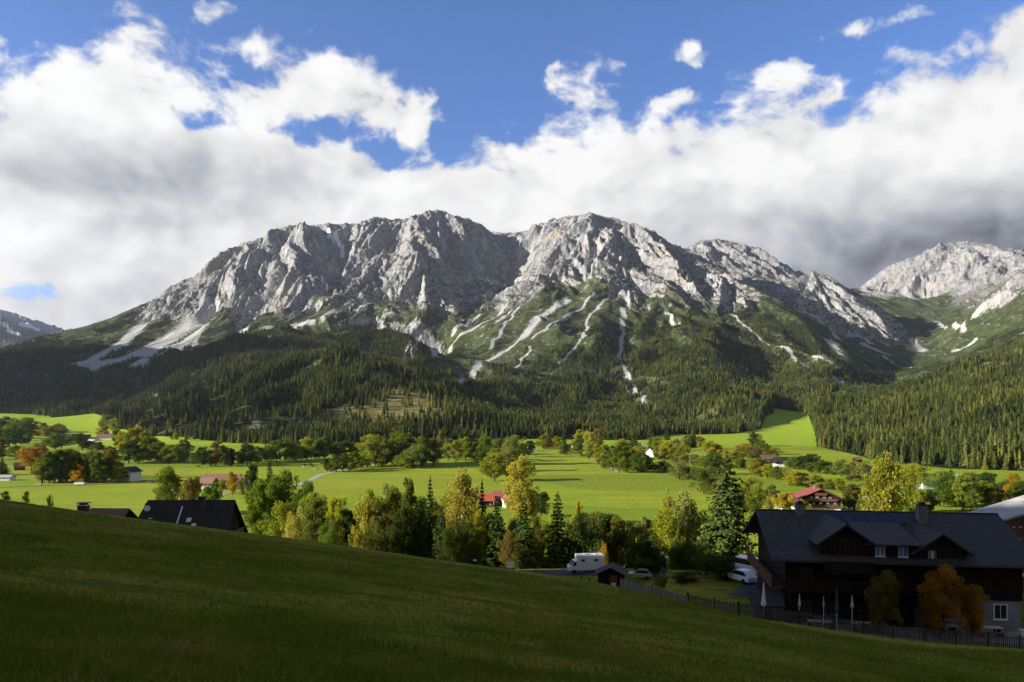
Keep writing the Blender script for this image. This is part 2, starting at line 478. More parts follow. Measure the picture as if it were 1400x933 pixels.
def erosion(x, y, ddx, ddy, k):
    ix, iy = np.floor(x), np.floor(y)
    fx, fy = x - ix, y - iy
    c = np.zeros_like(x); sn = np.zeros_like(x); wt = np.zeros_like(x)
    for i in range(-1, 3):
        for j in range(-1, 3):
            hx, hy = hash2(ix + i, iy + j, k), hash2(ix + i, iy + j, k + 50)
            px_, py_ = fx - i - hx * 0.7 + 0.0, fy - j - hy * 0.7
            d = px_ * px_ + py_ * py_
            w = np.exp(-d * 2.2)
            mg = (px_ * ddx + py_ * ddy) * 6.2832
            c += np.cos(mg) * w
            sn += np.sin(mg) * w
            wt += w
    return c / wt, sn / wt
def detail(x, y, z0, gx, gy, rock):
    """gullies that run down the fall line, branching: added to the smooth landscape"""
    out = np.zeros_like(x)
    gul = out
    sl = np.hypot(gx, gy) + 1e-4
    ddx, ddy = gy / sl, -gx / sl
    L, a = 330.0, 1.0
    amp = np.clip((sl - 0.12) * 1.5, 0, 1.0)
    wx = (fbm(x / 300.0, y / 300.0, 3, 71) - 0.5) * 160
    wy = (fbm(x / 300.0, y / 300.0, 3, 81) - 0.5) * 160
    A = [54, 38, 23, 13.0, 7.0]
    bx, by = ddx, ddy
    for o in range(5):
        c, sn = erosion((x + wx) / L, (y + wy) / L, bx, by, 100 + 7 * o)
        rid = c if o < 1 else (1 - 2 * np.sqrt(np.abs((1 - c) * 0.5) + 1e-4))
        k_ = (0.55 + 0.45 * rock) if o < 2 else (0.25 + 0.75 * rock)
        out += A[o] * rid * amp * k_
        if o == 1: gul = -c
        if o == 2: gul = 0.62 * gul - 0.38 * c
        # branches: the side walls of a gully turn the next ones
        bx = bx - 0.55 * sn * ddy * -1.0
        by = by - 0.55 * sn * ddx
        nn = np.hypot(bx, by) + 1e-6
        bx, by = bx / nn, by / nn
        L *= 0.5
    cr = ridged(x / 130.0, y / 130.0, 5, 201, 0.55)
    out += rock * 46 * (cr - 0.55)
    cr = ridged(x / 24.0, y / 24.0, 3, 231, 0.6)
    out += rock * 13 * (cr - 0.55)
    cr = ridged(x / 62.0, y / 62.0, 3, 261, 0.6)
    out += rock * 9 * np.maximum(cr - 0.60, 0) * 3.0 - rock * 2
    return out, gul

def ray_ground(px, py, ymin=300.0, ymax=9000.0, fn=None):
    """where the line of sight through a landscape feature meets the ground"""
    fn = fn or full_z
    u, v = (px - CX) / FPX, (HY - py) / FPX
    Y = np.exp(np.linspace(math.log(ymin), math.log(ymax), 1500))
    z = fn(u * Y, Y)
    hit = np.nonzero(z >= v * Y)[0]
    i = hit[0] if len(hit) else len(Y) - 1
    return u * Y[i], Y[i], float(z[i])

# ---- the mountain sheet: rows by distance, columns by bearing
NUM = 1500
_um = np.linspace(-0.80, 0.80, NUM)
_ym = np.concatenate([np.linspace(1000, 1800, 130, endpoint=False), np.linspace(1800, 3000, 230, endpoint=False), np.linspace(3000, 5150, 560, endpoint=False),
                      np.linspace(5150, 6900, 150, endpoint=False), np.linspace(6900, 9600, 50)])
MX = _um[None, :] * _ym[:, None]
MY = np.repeat(_ym[:, None], NUM, 1)
MZ0 = base_z(MX, MY)
def grads(x, y, e=45.0):
    return (base_z(x + e, y) - base_z(x - e, y)) / (2 * e), (base_z(x, y + e) - base_z(x, y - e)) / (2 * e)
def rockness(x, y, z0, gx, gy):
    """bare rock: high, steep; the line between wood and rock wanders and is lower on the left massif"""
    u = x / y
    line = np.interp(u * FPX + CX, [0, 250, 330, 420, 520, 600, 650, 700, 760, 850, 950, 1050, 1100, 1180, 1250, 1320, 1400],
                     [540, 520, 430, 430, 420, 370, 360, 500, 540, 450, 455, 470, 410, 330, 340, 560, 640])
    line = line + 320 * (fbm(x / 380.0, y / 380.0, 5, 301, 0.6) - 0.5)
    sl = np.hypot(gx, gy)
    r = S((z0 - line) / 260.0 + (sl - 0.58) * 1.1)
    tower = S((y - 4000) / 200.0) * S((u - 0.30) / 0.05)
    sad = S((u - 0.42) / 0.04) * S((0.62 - u) / 0.05) * S((y - 4600) / 300) * S((6000 - y) / 300)
    r = np.clip(r * (1 - 0.85 * sad), 0, 1)
    return np.maximum(r, S((y - 7300) / 300))
GX, GY = grads(MX, MY)
ROCK = rockness(MX, MY, MZ0, GX, GY)
_kn = S((-0.25 - MX / MY) / 0.08) * S((MY - 1000) / 120) * S((2100 - MY) / 300)
_kd = (MX * 0.80 - MY * 0.60) / 165.0 + 1.1 * (fbm(MX / 260.0, MY / 260.0, 3, 901) - 0.5)
KNOLL = _kn * 52 * (0.5 - np.sqrt(np.sin(math.pi * _kd) ** 2 + 0.05)) * (0.6 + 0.8 * fbm(MX / 200.0, MY / 200.0, 2, 911))
_lo = S((MY - 1300) / 500) * S((3600 - MY) / 400)
LOWR = _lo * 95 * (0.55 - ridged((MX + 60 * fbm(MX / 200.0, MY / 200.0, 2, 921)) / 260.0, MY / 620.0, 3, 931))
DET, GUL = detail(MX, MY, MZ0, GX, GY, ROCK)
DET = DET * S((MY - 1050) / 500) + KNOLL - LOWR * (1 - ROCK)
FE_PX = [-300, -100, 0, 100, 140, 160, 200, 300, 400, 500, 600, 700, 800, 880, 900, 1000, 1040, 1060, 1100, 1120, 1200, 1300, 1400, 1700]
FE_Y = [2000, 2000, 1950, 1900, 1550, 1380, 1160, 1020, 970, 960, 1000, 1060, 1100, 1120, 1250, 1300, 1450, 2050, 2000, 960, 740, 640, 615, 600]
MZ = MZ0 + DET * S((MY - np.interp(MX / MY * FPX + CX, FE_PX, FE_Y)) / 90.0)
def full_z(x, y):
    """height of the finished ground (the mountain sheet is looked up, the near ground is a formula)"""
    x = np.asarray(x, dtype=float); y = np.asarray(y, dtype=float)
    near = base_z(x, y)
    fu = np.clip((x / np.maximum(y, 1.0) + 0.80) / 1.60 * (NUM - 1), 0, NUM - 1.001)
    fj = np.clip(np.interp(y, _ym, np.arange(len(_ym))), 0, len(_ym) - 1.001)
    iu, ij = fu.astype(int), fj.astype(int)
    fu, fj = fu - iu, fj - ij
    m = (MZ[ij, iu] * (1 - fu) + MZ[ij, iu + 1] * fu) * (1 - fj) + (MZ[ij + 1, iu] * (1 - fu) + MZ[ij + 1, iu + 1] * fu) * fj
    return np.where(y > 1000, m, near)
def mlook(F, x, y):
    fu = np.clip((x / np.maximum(y, 1.0) + 0.80) / 1.60 * (NUM - 1), 0, NUM - 1).astype(int)
    fj = np.clip(np.interp(y, _ym, np.arange(len(_ym))), 0, len(_ym) - 1).astype(int)
    return F[fj, fu]
# ------------------------------------------------------------------ ground cover masks, drawn as lines on the ground itself
def path_on_ground(pts):
    return [ray_ground(px, py, 900.0) for px, py in pts]
SCREE = [  # ([px, py]..., width in px at that distance)
 ([(204,434),(186,452),(160,474),(108,497)], 10), ([(284,430),(256,447),(222,467),(182,487),(132,502)], 19), ([(276,448),(238,476),(190,497)], 12), ([(285,440),(264,474)], 4),
 ([(330,451),(362,450),(402,446),(425,441)], 6), ([(440,434),(462,424),(478,419)], 5), ([(486,424),(505,415)], 4),
 ([(640,385),(665,385),(690,389),(712,380)], 6), ([(715,392),(690,400),(655,404)], 3),
 ([(712,390),(664,440),(617,473),(582,491)], 5), ([(774,411),(753,424),(723,453),(692,480)], 10), ([(692,480),(668,494),(644,513),(626,526)], 7),
 ([(813,401),(770,437),(728,463)], 3.2), ([(727,473),(710,497),(678,510)], 3.5), ([(714,417),(690,445),(670,477)], 3), ([(700,425),(680,440)], 5),
 ([(560,470),(552,490),(545,505)], 2.5), ([(590,470),(560,492)], 2.5), ([(655,430),(620,455)], 5),
 ([(850,425),(853,452),(844,490),(866,527),(883,558)], 5), ([(833,407),(803,437),(797,463),(764,497)], 3), ([(772,503),(800,515)], 3), ([(870,400),(850,425)], 5),
 ([(997,430),(1033,457),(1083,487),(1117,507)], 3.2), ([(1093,414),(1120,440),(1144,461)], 7), ([(1132,466),(1150,483)], 8), ([(1113,487),(1144,503)], 3),
 ([(1144,523),(1167,532),(1182,538)], 7), ([(1246,467),(1268,480)], 8), ([(1271,490),(1310,480),(1334,467)], 4.5), ([(1334,432),(1376,398)], 6), ([(1210,487),(1257,503)], 3),
 ([(1280,440),(1320,452)], 4), ([(1180,470),(1215,485)], 5), ([(930,445),(905,425)], 3),
 ([(1160,455),(1190,470)], 5), ([(935,385),(960,410)], 3.5),
]
def line_mask(paths, x, y, edge=0.35, warp=True):
    out = np.zeros_like(x)
    if warp:
        xx = x + (fbm(x / 70.0, y / 70.0, 3, 401) - 0.5) * 26
        yy = y + (fbm(x / 70.0, y / 70.0, 3, 411) - 0.5) * 26
    else:
        xx, yy = x, y
    for pts, w in paths:
        for a, b in zip(pts[:-1], pts[1:]):
            r = w * 0.5 * (a[1] + b[1]) / FPX
            bx0, bx1 = min(a[0], b[0]) - 3 * r - 40, max(a[0], b[0]) + 3 * r + 40
            by0, by1 = min(a[1], b[1]) - 3 * r - 40, max(a[1], b[1]) + 3 * r + 40
            sel = (x > bx0) & (x < bx1) & (y > by0) & (y < by1)
            if not sel.any():
                continue
            px_, py_ = xx[sel] - a[0], yy[sel] - a[1]
            ex, ey = b[0] - a[0], b[1] - a[1]
            t = np.clip((px_ * ex + py_ * ey) / (ex * ex + ey * ey + 1e-6), 0, 1)
            d = np.hypot(px_ - t * ex, py_ - t * ey)
            v = 1 - S((d - r * (1 - edge)) / (2 * edge * r))
            out[sel] = np.maximum(out[sel], v)
    return out
SCREE_W = [(path_on_ground(p), w * (1.0 if p[0][0] < 560 else 0.72)) for p, w in SCREE]
SCR = line_mask(SCREE_W, MX, MY, 0.75)
_alp = S((ROCK * -1 + 0.55) / 0.3) * S((MZ - 60) / 120.0) * S((MX / MY + 0.16) / 0.05) * S((MY - 2300) / 300) * S((4800 - MY) / 300)
SCR = np.maximum(SCR, 0.85 * _alp * S((GUL - 0.42) / 0.30) * S((fbm(MX / 140.0, MY / 140.0, 3, 431) - 0.42) / 0.15))
SNOW_W = [(path_on_ground(p), w) for p, w in [([(457,322),(466,338),(468,352)], 2.6), ([(448,318),(456,330)], 2.0), ([(668,384),(690,391)], 1.8), ([(440,380),(447,396)], 1.6), ([(30,445),(50,452)], 5), ([(10,452),(25,458)], 4)]]
SNO = line_mask(SNOW_W, MX, MY)
SNO = np.maximum(SNO, S((MY - 7500) / 300) * 0.47)
TL_PX = [-300, 0, 180, 250, 300, 380, 450, 520, 560, 620, 680, 740, 800, 870, 930, 1000, 1060, 1110, 1180, 1250, 1300, 1350, 1400, 1700]
TL_Z = [420, 450, 440, 400, 390, 430, 480, 470, 400, 280, 230, 240, 340, 400, 455, 470, 420, 340, 250, 230, 260, 330, 380, 420]
def tree_line(x, y):
    return np.interp(x / y * FPX + CX, TL_PX, TL_Z) + 150 * (fbm(x / 260.0, y / 260.0, 4, 501) - 0.5)
CLEAR = [(ray_ground(px, py, 900.0), r) for px, py, r in [(530,556,70),(560,560,70),(500,566,45),(540,548,60),(470,557,30),(518,521,30),(475,514,22),(600,548,30),(575,545,50)]]
CLEAR2 = [(ray_ground(px, py, 900.0), r) for px, py, r in [(985,578,70),(1010,574,60),(960,582,40),(885,545,45),(893,520,50)]]
def blob_mask(lst, x, y):
    out = np.zeros_like(x)
    jx = (fbm(x / 40.0, y / 40.0, 3, 601) - 0.5) * 70
    for (c, r) in lst:
        sel = (np.abs(x - c[0]) < 3 * r) & (np.abs(y - c[1]) < 6 * r)
        if sel.any():
            d = np.hypot(x[sel] - c[0] + jx[sel], (y[sel] - c[1] + jx[sel]) * 0.45)
            out[sel] = np.maximum(out[sel], 1 - S((d - 0.6 * r) / (0.6 * r)))
    return out
CLR = blob_mask(CLEAR, MX, MY)
CLR2 = blob_mask(CLEAR2, MX, MY)
# edge of the woods towards the valley fields, as distance north for a bearing
def forest_dens(x, y, z):
    px = x / y * FPX + CX
    fe = np.interp(px, FE_PX, FE_Y) * (1 + 0.05 * (fbm(x / 60.0, y / 60.0, 2, 521) - 0.5))
    d = S((y - fe) / 14.0)
    tl = tree_line(x, y)
    d = d * (1 - S((z - tl) / 130.0))
    cl = fbm(x / 90.0, y / 90.0, 4, 541)
    hi = S((z - tl + 230) / 240.0)                             # near the tree line it stands in clumps
    d = d * (1 - hi * (1 - S((cl - 0.47) / 0.07)))
    d = d * (0.12 + 0.88 * S((fbm(x / 40.0, y / 60.0, 3, 561) - 0.40) / 0.12))
    ap = S((px - 560) / 40.0) * S((800 - px) / 50.0) * S((z - 60) / 80.0)
    d = d * (1 - 0.92 * ap * (1 - S((cl - 0.56) / 0.05)))
    return d
FOR_M = forest_dens(MX, MY, MZ) * (1 - np.clip(SCR * 1.6, 0, 1)) * (1 - 0.96 * CLR) * (1 - 0.7 * CLR2) * (1 - S((ROCK - 0.35) / 0.3))

def add_sheet(name, X, Y, Z, attrs, m_):
    me = np_mesh(name, np.stack([X, Y, Z], -1).reshape(-1, 3), grid_faces(*X.shape))
    for k, v in attrs.items():
        set_attr(me, k, v)
    me.materials.append(m_)
    o = link(bpy.data.objects.new(name, me))
    tag(o, kind='structure')
    return o

# ------------------------------------------------------------------ mountain material
mt_mtn, N, B = mat('mountain_ground', rough=0.95, spec=0.1)
geo = N.node('ShaderNodeNewGeometry')
pos = geo.outputs['Position']
nz = N.node('ShaderNodeSeparateXYZ')
N.l.new(geo.outputs['Normal'], nz.inputs[0])
rock, scree, wood, clear, clear2, snow = [N.attr(k) for k in ('rock', 'scree', 'wood', 'clear', 'clear_olive', 'snow')]
pv = N.v('MULTIPLY', pos, (1.0, 1.0, 0.28))
n_big = N.noise(pos, 0.006, 5, 0.6)
n_mid = N.noise(pv, 0.030, 6, 0.65)
n_fin = N.noise(pv, 0.13, 5, 0.7)
rc = N.ramp(n_mid, [(0.30, (0.150, 0.153, 0.162)), (0.46, (0.285, 0.285, 0.290)), (0.62, (0.42, 0.415, 0.413)), (0.8, (0.52, 0.512, 0.502))])
rc = N.mix(N.m('MULTIPLY', N.ss(n_big, 0.53, 0.68), 0.6), rc, (0.45, 0.37, 0.27))
rc = N.mix(N.ss(n_fin, 0.56, 0.40, 0.0, 0.65), rc, (0.115, 0.117, 0.122))
sc = N.mix(n_fin, (0.30, 0.297, 0.285), (0.45, 0.44, 0.425))
gr = N.mix(N.noise(pos, 0.02, 4, 0.6), (0.042, 0.060, 0.016), (0.100, 0.106, 0.036))
gr = N.mix(N.ss(n_fin, 0.45, 0.62), gr, (0.022, 0.038, 0.012))             # dwarf pine
gr = N.mix(N.ss(n_mid, 0.60, 0.72, 0.0, 0.7), gr, (0.22, 0.21, 0.18))      # stones
scr_n = N.noise(N.v('MULTIPLY', pos, (1.0, 1.0, 0.6)), 0.021, 6, 0.68)
gr = N.mix(N.ss(scr_n, 0.47, 0.56, 0.0, 0.85), gr, (0.026, 0.038, 0.013))
gr = N.mix(N.ss(N.noise(pos, 0.035, 6, 0.72), 0.56, 0.66, 0.0, 0.8), gr, (0.27, 0.26, 0.24))
wd = N.mix(n_fin, (0.012, 0.018, 0.007), (0.035, 0.045, 0.015))
cd = N.mix(N.ss(N.noise(pos, 0.06, 6, 0.7), 0.36, 0.62), (0.085, 0.095, 0.028), (0.29, 0.225, 0.085))
cd2 = N.mix(n_fin, (0.06, 0.075, 0.02), (0.15, 0.15, 0.05))
# green ledges on the rock where it is flat enough
ledge = N.m('ADD', nz.outputs[2], N.m('MULTIPLY', N.m('SUBTRACT', n_mid, 0.5), 0.9))
ledge = N.m('ADD', ledge, N.m('MULTIPLY', N.m('SUBTRACT', n_fin, 0.5), 0.5))
alt = N.node('ShaderNodeSeparateXYZ')
N.l.new(pos, alt.inputs[0])
ledge = N.m('MULTIPLY', N.ss(ledge, 0.60, 0.74), N.ss(alt.outputs[2], 1250, 650, 0.12, 0.85))
rgreen = N.mix(n_fin, (0.03, 0.04, 0.014), (0.085, 0.085, 0.035))
rc2 = N.mix(ledge, rc, rgreen)
rmask = N.ss(N.m('ADD', rock, N.m('MULTIPLY', N.m('SUBTRACT', n_mid, 0.5), 1.7)), 0.42, 0.62)
col = N.mix(rmask, gr, rc2)
col = N.mix(N.ss(N.m('ADD', wood, N.m('MULTIPLY', N.m('SUBTRACT', n_fin, 0.5), 0.6)), 0.25, 0.6), col, wd)
col = N.mix(N.m('MULTIPLY', clear, 0.9), col, cd)
col = N.mix(N.m('MULTIPLY', clear2, 0.9), col, cd2)
smask = N.ss(N.m('ADD', scree, N.m('MULTIPLY', N.m('SUBTRACT', n_fin, 0.5), 2.6)), 0.34, 0.86)
col = N.mix(smask, col, sc)
col = N.mix(N.ss(N.m('ADD', snow, N.m('MULTIPLY', N.m('SUBTRACT', n_fin, 0.5), 1.4)), 0.45, 0.6), col, (0.78, 0.80, 0.84))
field = N.attr('field')
col = N.mix(field, col, N.mix(N.noise(pos, 0.02, 4, 0.6), (0.20, 0.31, 0.016), (0.30, 0.37, 0.022)))
N.l.new(col, B.inputs['Base Color'])
bh = N.m('ADD', N.m('MULTIPLY', n_mid, 16.0), N.m('MULTIPLY', n_fin, 4.5))
bmp = N.node('ShaderNodeBump')
bmp.inputs['Distance'].default_value = 1.0
N.set(bmp.inputs['Strength'], N.m('ADD', 0.12, N.m('MULTIPLY', rmask, 0.75)))
N.l.new(bh, bmp.inputs['Height'])
N.l.new(bmp.outputs[0], B.inputs['Normal'])

_px = MX / MY * FPX + CX
FLD = (1 - S((MY - np.interp(_px, FE_PX, FE_Y)) / 14.0))
mountains = add_sheet('mountains', MX, MY, MZ, dict(rock=ROCK, scree=SCR, wood=FOR_M, clear=CLR, clear_olive=CLR2, snow=SNO, field=FLD), mt_mtn)

# ------------------------------------------------------------------ valley fields
mt_fld, N, B = mat('meadow_grass', rough=0.9, spec=0.1)
pos = N.node('ShaderNodeNewGeometry').outputs['Position']
p2 = N.v('MULTIPLY', pos, (1.0, 1.0, 0.0))
a1 = N.noise(p2, 0.011, 4, 0.55)
a2 = N.noise(N.v('MULTIPLY', p2, (0.25, 1.0, 0.0)), 0.06, 4, 0.6)
a3 = N.noise(p2, 0.7, 3, 0.7)
col = N.mix(N.ss(a1, 0.35, 0.65), (0.225, 0.335, 0.012), (0.345, 0.395, 0.016))
col = N.mix(N.ss(a2, 0.42, 0.62, 0.0, 0.55), col, (0.165, 0.260, 0.012))
col = N.mix(N.ss(a3, 0.35, 0.7, 0.0, 0.4), col, (0.29, 0.31, 0.045))
vo = N.node('ShaderNodeTexVoronoi', feature='F1')
N.set(vo.inputs['Vector'], N.v('ADD', N.v('MULTIPLY', p2, (0.0042, 0.0105, 0.0)), N.v('SCALE', N.noise(p2, 0.006, 2, col=True), scale=0.35)))
vo.inputs['Scale'].default_value = 1.0
pc = N.node('ShaderNodeSeparateColor'); N.l.new(vo.outputs['Color'], pc.inputs[0])
col = N.mix(N.ss(pc.outputs[0], 0.55, 0.75, 0.0, 0.45), col, (0.30, 0.31, 0.035))
col = N.mix(N.ss(pc.outputs[1], 0.62, 0.8, 0.0, 0.50), col, (0.125, 0.215, 0.012))
wv = N.node('ShaderNodeTexWave', wave_type='BANDS', bands_direction='Y')
N.set(wv.inputs['Vector'], N.v('ADD', p2, N.v('SCALE', N.noise(p2, 0.01, 2, col=True), scale=14.0)))
wv.inputs['Scale'].default_value = 0.035; wv.inputs['Distortion'].default_value = 1.2; wv.inputs['Detail'].default_value = 2
col = N.mix(N.m('MULTIPLY', wv.outputs['Fac'], N.ss(pc.outputs[2], 0.25, 0.6, 0.05, 0.30)), col, (0.31, 0.34, 0.04))
fw = N.ss(N.m('ADD', N.attr('wood'), N.m('MULTIPLY', N.m('SUBTRACT', a3, 0.5), 0.5)), 0.3, 0.7)
col = N.mix(fw, col, (0.02, 0.028, 0.01))
N.l.new(col, B.inputs['Base Color'])
# blades stand up: their faces catch a low sun that the flat ground would miss
wn = N.node('ShaderNodeTexWhiteNoise', noise_dimensions='3D')
N.l.new(N.v('SNAP', pos, (0.06, 0.06, 0.06)), wn.inputs['Vector'])
gn = N.node('ShaderNodeNewGeometry').outputs['Normal']
tilt = N.v('MULTIPLY', N.v('SUBTRACT', wn.outputs['Color'], (0.5, 0.5, 0.5)), (2.6, 2.6, 0.0))
N.l.new(N.v('NORMALIZE', N.v('ADD', gn, tilt)), B.inputs['Normal'])
_uv = np.linspace(-1.15, 1.15, 500)
_yv = np.exp(np.linspace(math.log(228.0), math.log(1000.0), 330))
VX, VY = _uv[None, :] * _yv[:, None], np.repeat(_yv[:, None], 500, 1)
VZ = base_z(VX, VY)
_px = VX / VY * FPX + CX
valley = add_sheet('valley_fields', VX, VY, VZ, dict(wood=S((VY - np.interp(_px, FE_PX, FE_Y)) / 14.0)), mt_fld)

# ------------------------------------------------------------------ near pasture
mt_pas, N, B = mat('pasture_grass', rough=0.95, spec=0.05)
pos = N.node('ShaderNodeNewGeometry').outputs['Position']
p2 = N.v('MULTIPLY', pos, (1.0, 1.0, 0.0))
a1 = N.noise(p2, 0.10, 5, 0.6)
a2 = N.noise(N.v('MULTIPLY', p2, (0.5, 1.6, 0.0)), 0.55, 5, 0.65)
a3 = N.noise(p2, 9.0, 4, 0.75)
col = N.mix(N.ss(a1, 0.40, 0.58), (0.255, 0.275, 0.018), (0.420, 0.330, 0.040))
col = N.mix(N.ss(a2, 0.47, 0.62, 0.0, 0.9), col, (0.125, 0.165, 0.010))
col = N.mix(N.ss(a2, 0.44, 0.32, 0.0, 0.5), col, (0.34, 0.285, 0.055))
col = N.mix(N.ss(a3, 0.38, 0.68, 0.0, 0.75), col, (0.080, 0.108, 0.009))
col = N.mix(N.ss(pos_y := N.v('DOT_PRODUCT', pos, (0.0, 1.0, 0.0)), 150, 230), col, (0.20, 0.30, 0.016))
N.l.new(col, B.inputs['Base Color'])
bmp = N.node('ShaderNodeBump')
bmp.inputs['Strength'].default_value = 0.9
bmp.inputs['Distance'].default_value = 0.25
N.l.new(N.m('ADD', a3, N.m('MULTIPLY', a2, 1.5)), bmp.inputs['Height'])
N.l.new(bmp.outputs[0], B.inputs['Normal'])
_xs = np.concatenate([np.linspace(-620, -120, 60, endpoint=False), np.linspace(-120, 120, 460, endpoint=False), np.linspace(120, 300, 50)])
_ys = np.concatenate([np.linspace(-420, -8, 50, endpoint=False), np.linspace(-8, 130, 420, endpoint=False), np.linspace(130, 228.02, 90)])
PX_, PY_ = np.meshgrid(_xs, _ys)
PZ_ = base_z(PX_, PY_)
pasture = add_sheet('pasture', PX_, PY_, PZ_, {}, mt_pas)

# ------------------------------------------------------------------ unseen mountain added west of the frame to shade the wooded ridges on the left
_wx, _wy = np.meshgrid(np.linspace(-5200, -1900, 110), np.linspace(900, 4300, 110))
_ax, _ay, _bx, _by = -2800.0, 1990.0, -3500.0, 3050.0
_t = np.clip(((_wx - _ax) * (_bx - _ax) + (_wy - _ay) * (_by - _ay)) / ((_bx - _ax) ** 2 + (_by - _ay) ** 2), 0, 1)
_dd = np.hypot(_wx - _ax - _t * (_bx - _ax), _wy - _ay - _t * (_by - _ay))
_wz = -60 + 1010 * (1 - S(_dd / 800.0)) * (0.92 + 0.16 * fbm(_wx / 400.0, _wy / 400.0, 4, 951)) + 60 * (fbm(_wx / 150.0, _wy / 150.0, 4, 961) - 0.5)
west = add_sheet('added_shade_hills', _wx, _wy, _wz, dict(rock=S((_wz - 650) / 200.0), scree=_wz * 0, wood=1 - S((_wz - 500) / 200.0), clear=_wz * 0, clear_olive=_wz * 0, snow=_wz * 0, field=_wz * 0), mt_mtn)
# ------------------------------------------------------------------ foliage materials
def leaf_mat(name, use_obj=True, dark=(0.05, 0.07, 0.012), vary=0.35, transl=0.45, stops=None):
    mt = bpy.data.materials.new(name)
    mt.use_nodes = True
    N = NT(mt.node_tree)
    N.n.clear()
    out = N.node('ShaderNodeOutputMaterial')
    oi = N.node('ShaderNodeObjectInfo')
    lv = N.attr('leaf')
    if use_obj:
        c = N.mix(N.m('MULTIPLY', lv, 0.8), oi.outputs['Color'], N.mix(0.55, oi.outputs['Color'], dark))
        yl = N.mix(N.ss(N.attr('turn'), 0.52, 0.8, 0.0, 0.45), c, N.mix(1.0, oi.outputs['Color'], (1.28, 1.12, 0.8), 'MULTIPLY'))
        c = yl
    else:
        c = N.ramp(oi.outputs['Random'], stops)
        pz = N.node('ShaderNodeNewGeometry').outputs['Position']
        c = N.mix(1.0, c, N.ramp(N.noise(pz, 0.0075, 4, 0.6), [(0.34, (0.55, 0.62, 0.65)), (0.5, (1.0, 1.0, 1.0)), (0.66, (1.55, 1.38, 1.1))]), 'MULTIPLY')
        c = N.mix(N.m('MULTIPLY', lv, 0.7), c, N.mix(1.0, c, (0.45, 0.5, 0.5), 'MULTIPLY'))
    df = N.node('ShaderNodeBsdfDiffuse')
    tr = N.node('ShaderNodeBsdfTranslucent')
    mx = N.node('ShaderNodeMixShader')
    mx.inputs[0].default_value = transl
    N.l.new(c, df.inputs[0])
    N.l.new(N.mix(1.0, c, (1.15, 1.1, 0.6), 'MULTIPLY'), tr.inputs[0])
    N.l.new(df.outputs[0], mx.inputs[1])
    N.l.new(tr.outputs[0], mx.inputs[2])
    N.l.new(mx.outputs[0], out.inputs[0])
    return mt
M_leaf = leaf_mat('broad_leaves')
M_needle = leaf_mat('spruce_needles', True, (0.012, 0.02, 0.008), transl=0.12)
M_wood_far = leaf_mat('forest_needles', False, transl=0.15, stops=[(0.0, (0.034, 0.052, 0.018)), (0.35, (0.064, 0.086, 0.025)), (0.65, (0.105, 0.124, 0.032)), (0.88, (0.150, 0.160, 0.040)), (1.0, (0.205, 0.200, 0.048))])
M_bark, _N, _b = mat('bark', (0.055, 0.042, 0.03), 0.95, 0.1)
_c = _N.mix(_N.noise(_N.v('MULTIPLY', _N.node('ShaderNodeTexCoord').outputs['Object'], (4.0, 4.0, 0.6)), 2.0, 4), (0.03, 0.024, 0.018), (0.11, 0.09, 0.07))
_N.l.new(_c, _b.inputs['Base Color'])
M_birch, _N, _b = mat('birch_bark', (0.4, 0.38, 0.34), 0.8, 0.2)
_c = _N.mix(_N.ss(_N.noise(_N.v('MULTIPLY', _N.node('ShaderNodeTexCoord').outputs['Object'], (1.0, 1.0, 3.0)), 2.0, 4), 0.5, 0.6), (0.45, 0.43, 0.39), (0.06, 0.05, 0.045))
_N.l.new(_c, _b.inputs['Base Color'])

# ------------------------------------------------------------------ tree meshes
def tube_np(pts, rad, sides=6):
    V, F = [], []
    n = len(pts)
    for i, (p, r) in enumerate(zip(pts, rad)):
        a = pts[min(i + 1, n - 1)] - pts[max(i - 1, 0)]
        a = a / (np.linalg.norm(a) + 1e-9)
        q = np.cross(a, [0.3, 1, 0.2]); q /= np.linalg.norm(q) + 1e-9
        w = np.cross(a, q)
        for k in range(sides):
            t = 2 * math.pi * k / sides
            V.append(p + r * (math.cos(t) * q + math.sin(t) * w))
    for i in range(n - 1):
        for k in range(sides):
            F.append((i * sides + k, i * sides + (k + 1) % sides, (i + 1) * sides + (k + 1) % sides, (i + 1) * sides + k))
    return V, F
def leaf_quads(cen, size, rng, nrm=None, flat=0.0):
    n = len(cen)
    a = rng.normal(size=(n, 3))
    if nrm is not None:
        a = a * (1 - flat) + nrm * flat * 2
    a /= np.linalg.norm(a, axis=1, keepdims=True) + 1e-9
    b = rng.normal(size=(n, 3))
    b -= a * (a * b).sum(1, keepdims=True)
    b /= np.linalg.norm(b, axis=1, keepdims=True) + 1e-9
    c = np.cross(a, b)
    s = (size * rng.uniform(0.6, 1.4, n))[:, None]
    asp = rng.uniform(0.55, 1.0, n)[:, None]
    P = np.stack([cen + b * s, cen + c * s * asp, cen - b * s, cen - c * s * asp], 1)
    return P.reshape(-1, 3), np.arange(n * 4).reshape(n, 4)
def crown_mesh(name, cen, size, rng, material, flat=0.0, nrm=None):
    V, F = leaf_quads(cen, size, rng, nrm, flat)
    me = np_mesh(name, V, F, smooth=False)
    n = len(cen)
    set_attr(me, 'leaf', np.repeat(rng.uniform(0, 1, n), 4))
    tn = fbm(cen[:, 0] * 0.45 + 31, cen[:, 2] * 0.45 + cen[:, 1] * 0.3 + 7, 2, 701)
    set_attr(me, 'turn', np.repeat(tn, 4))
    me.materials.append(material)
    return me
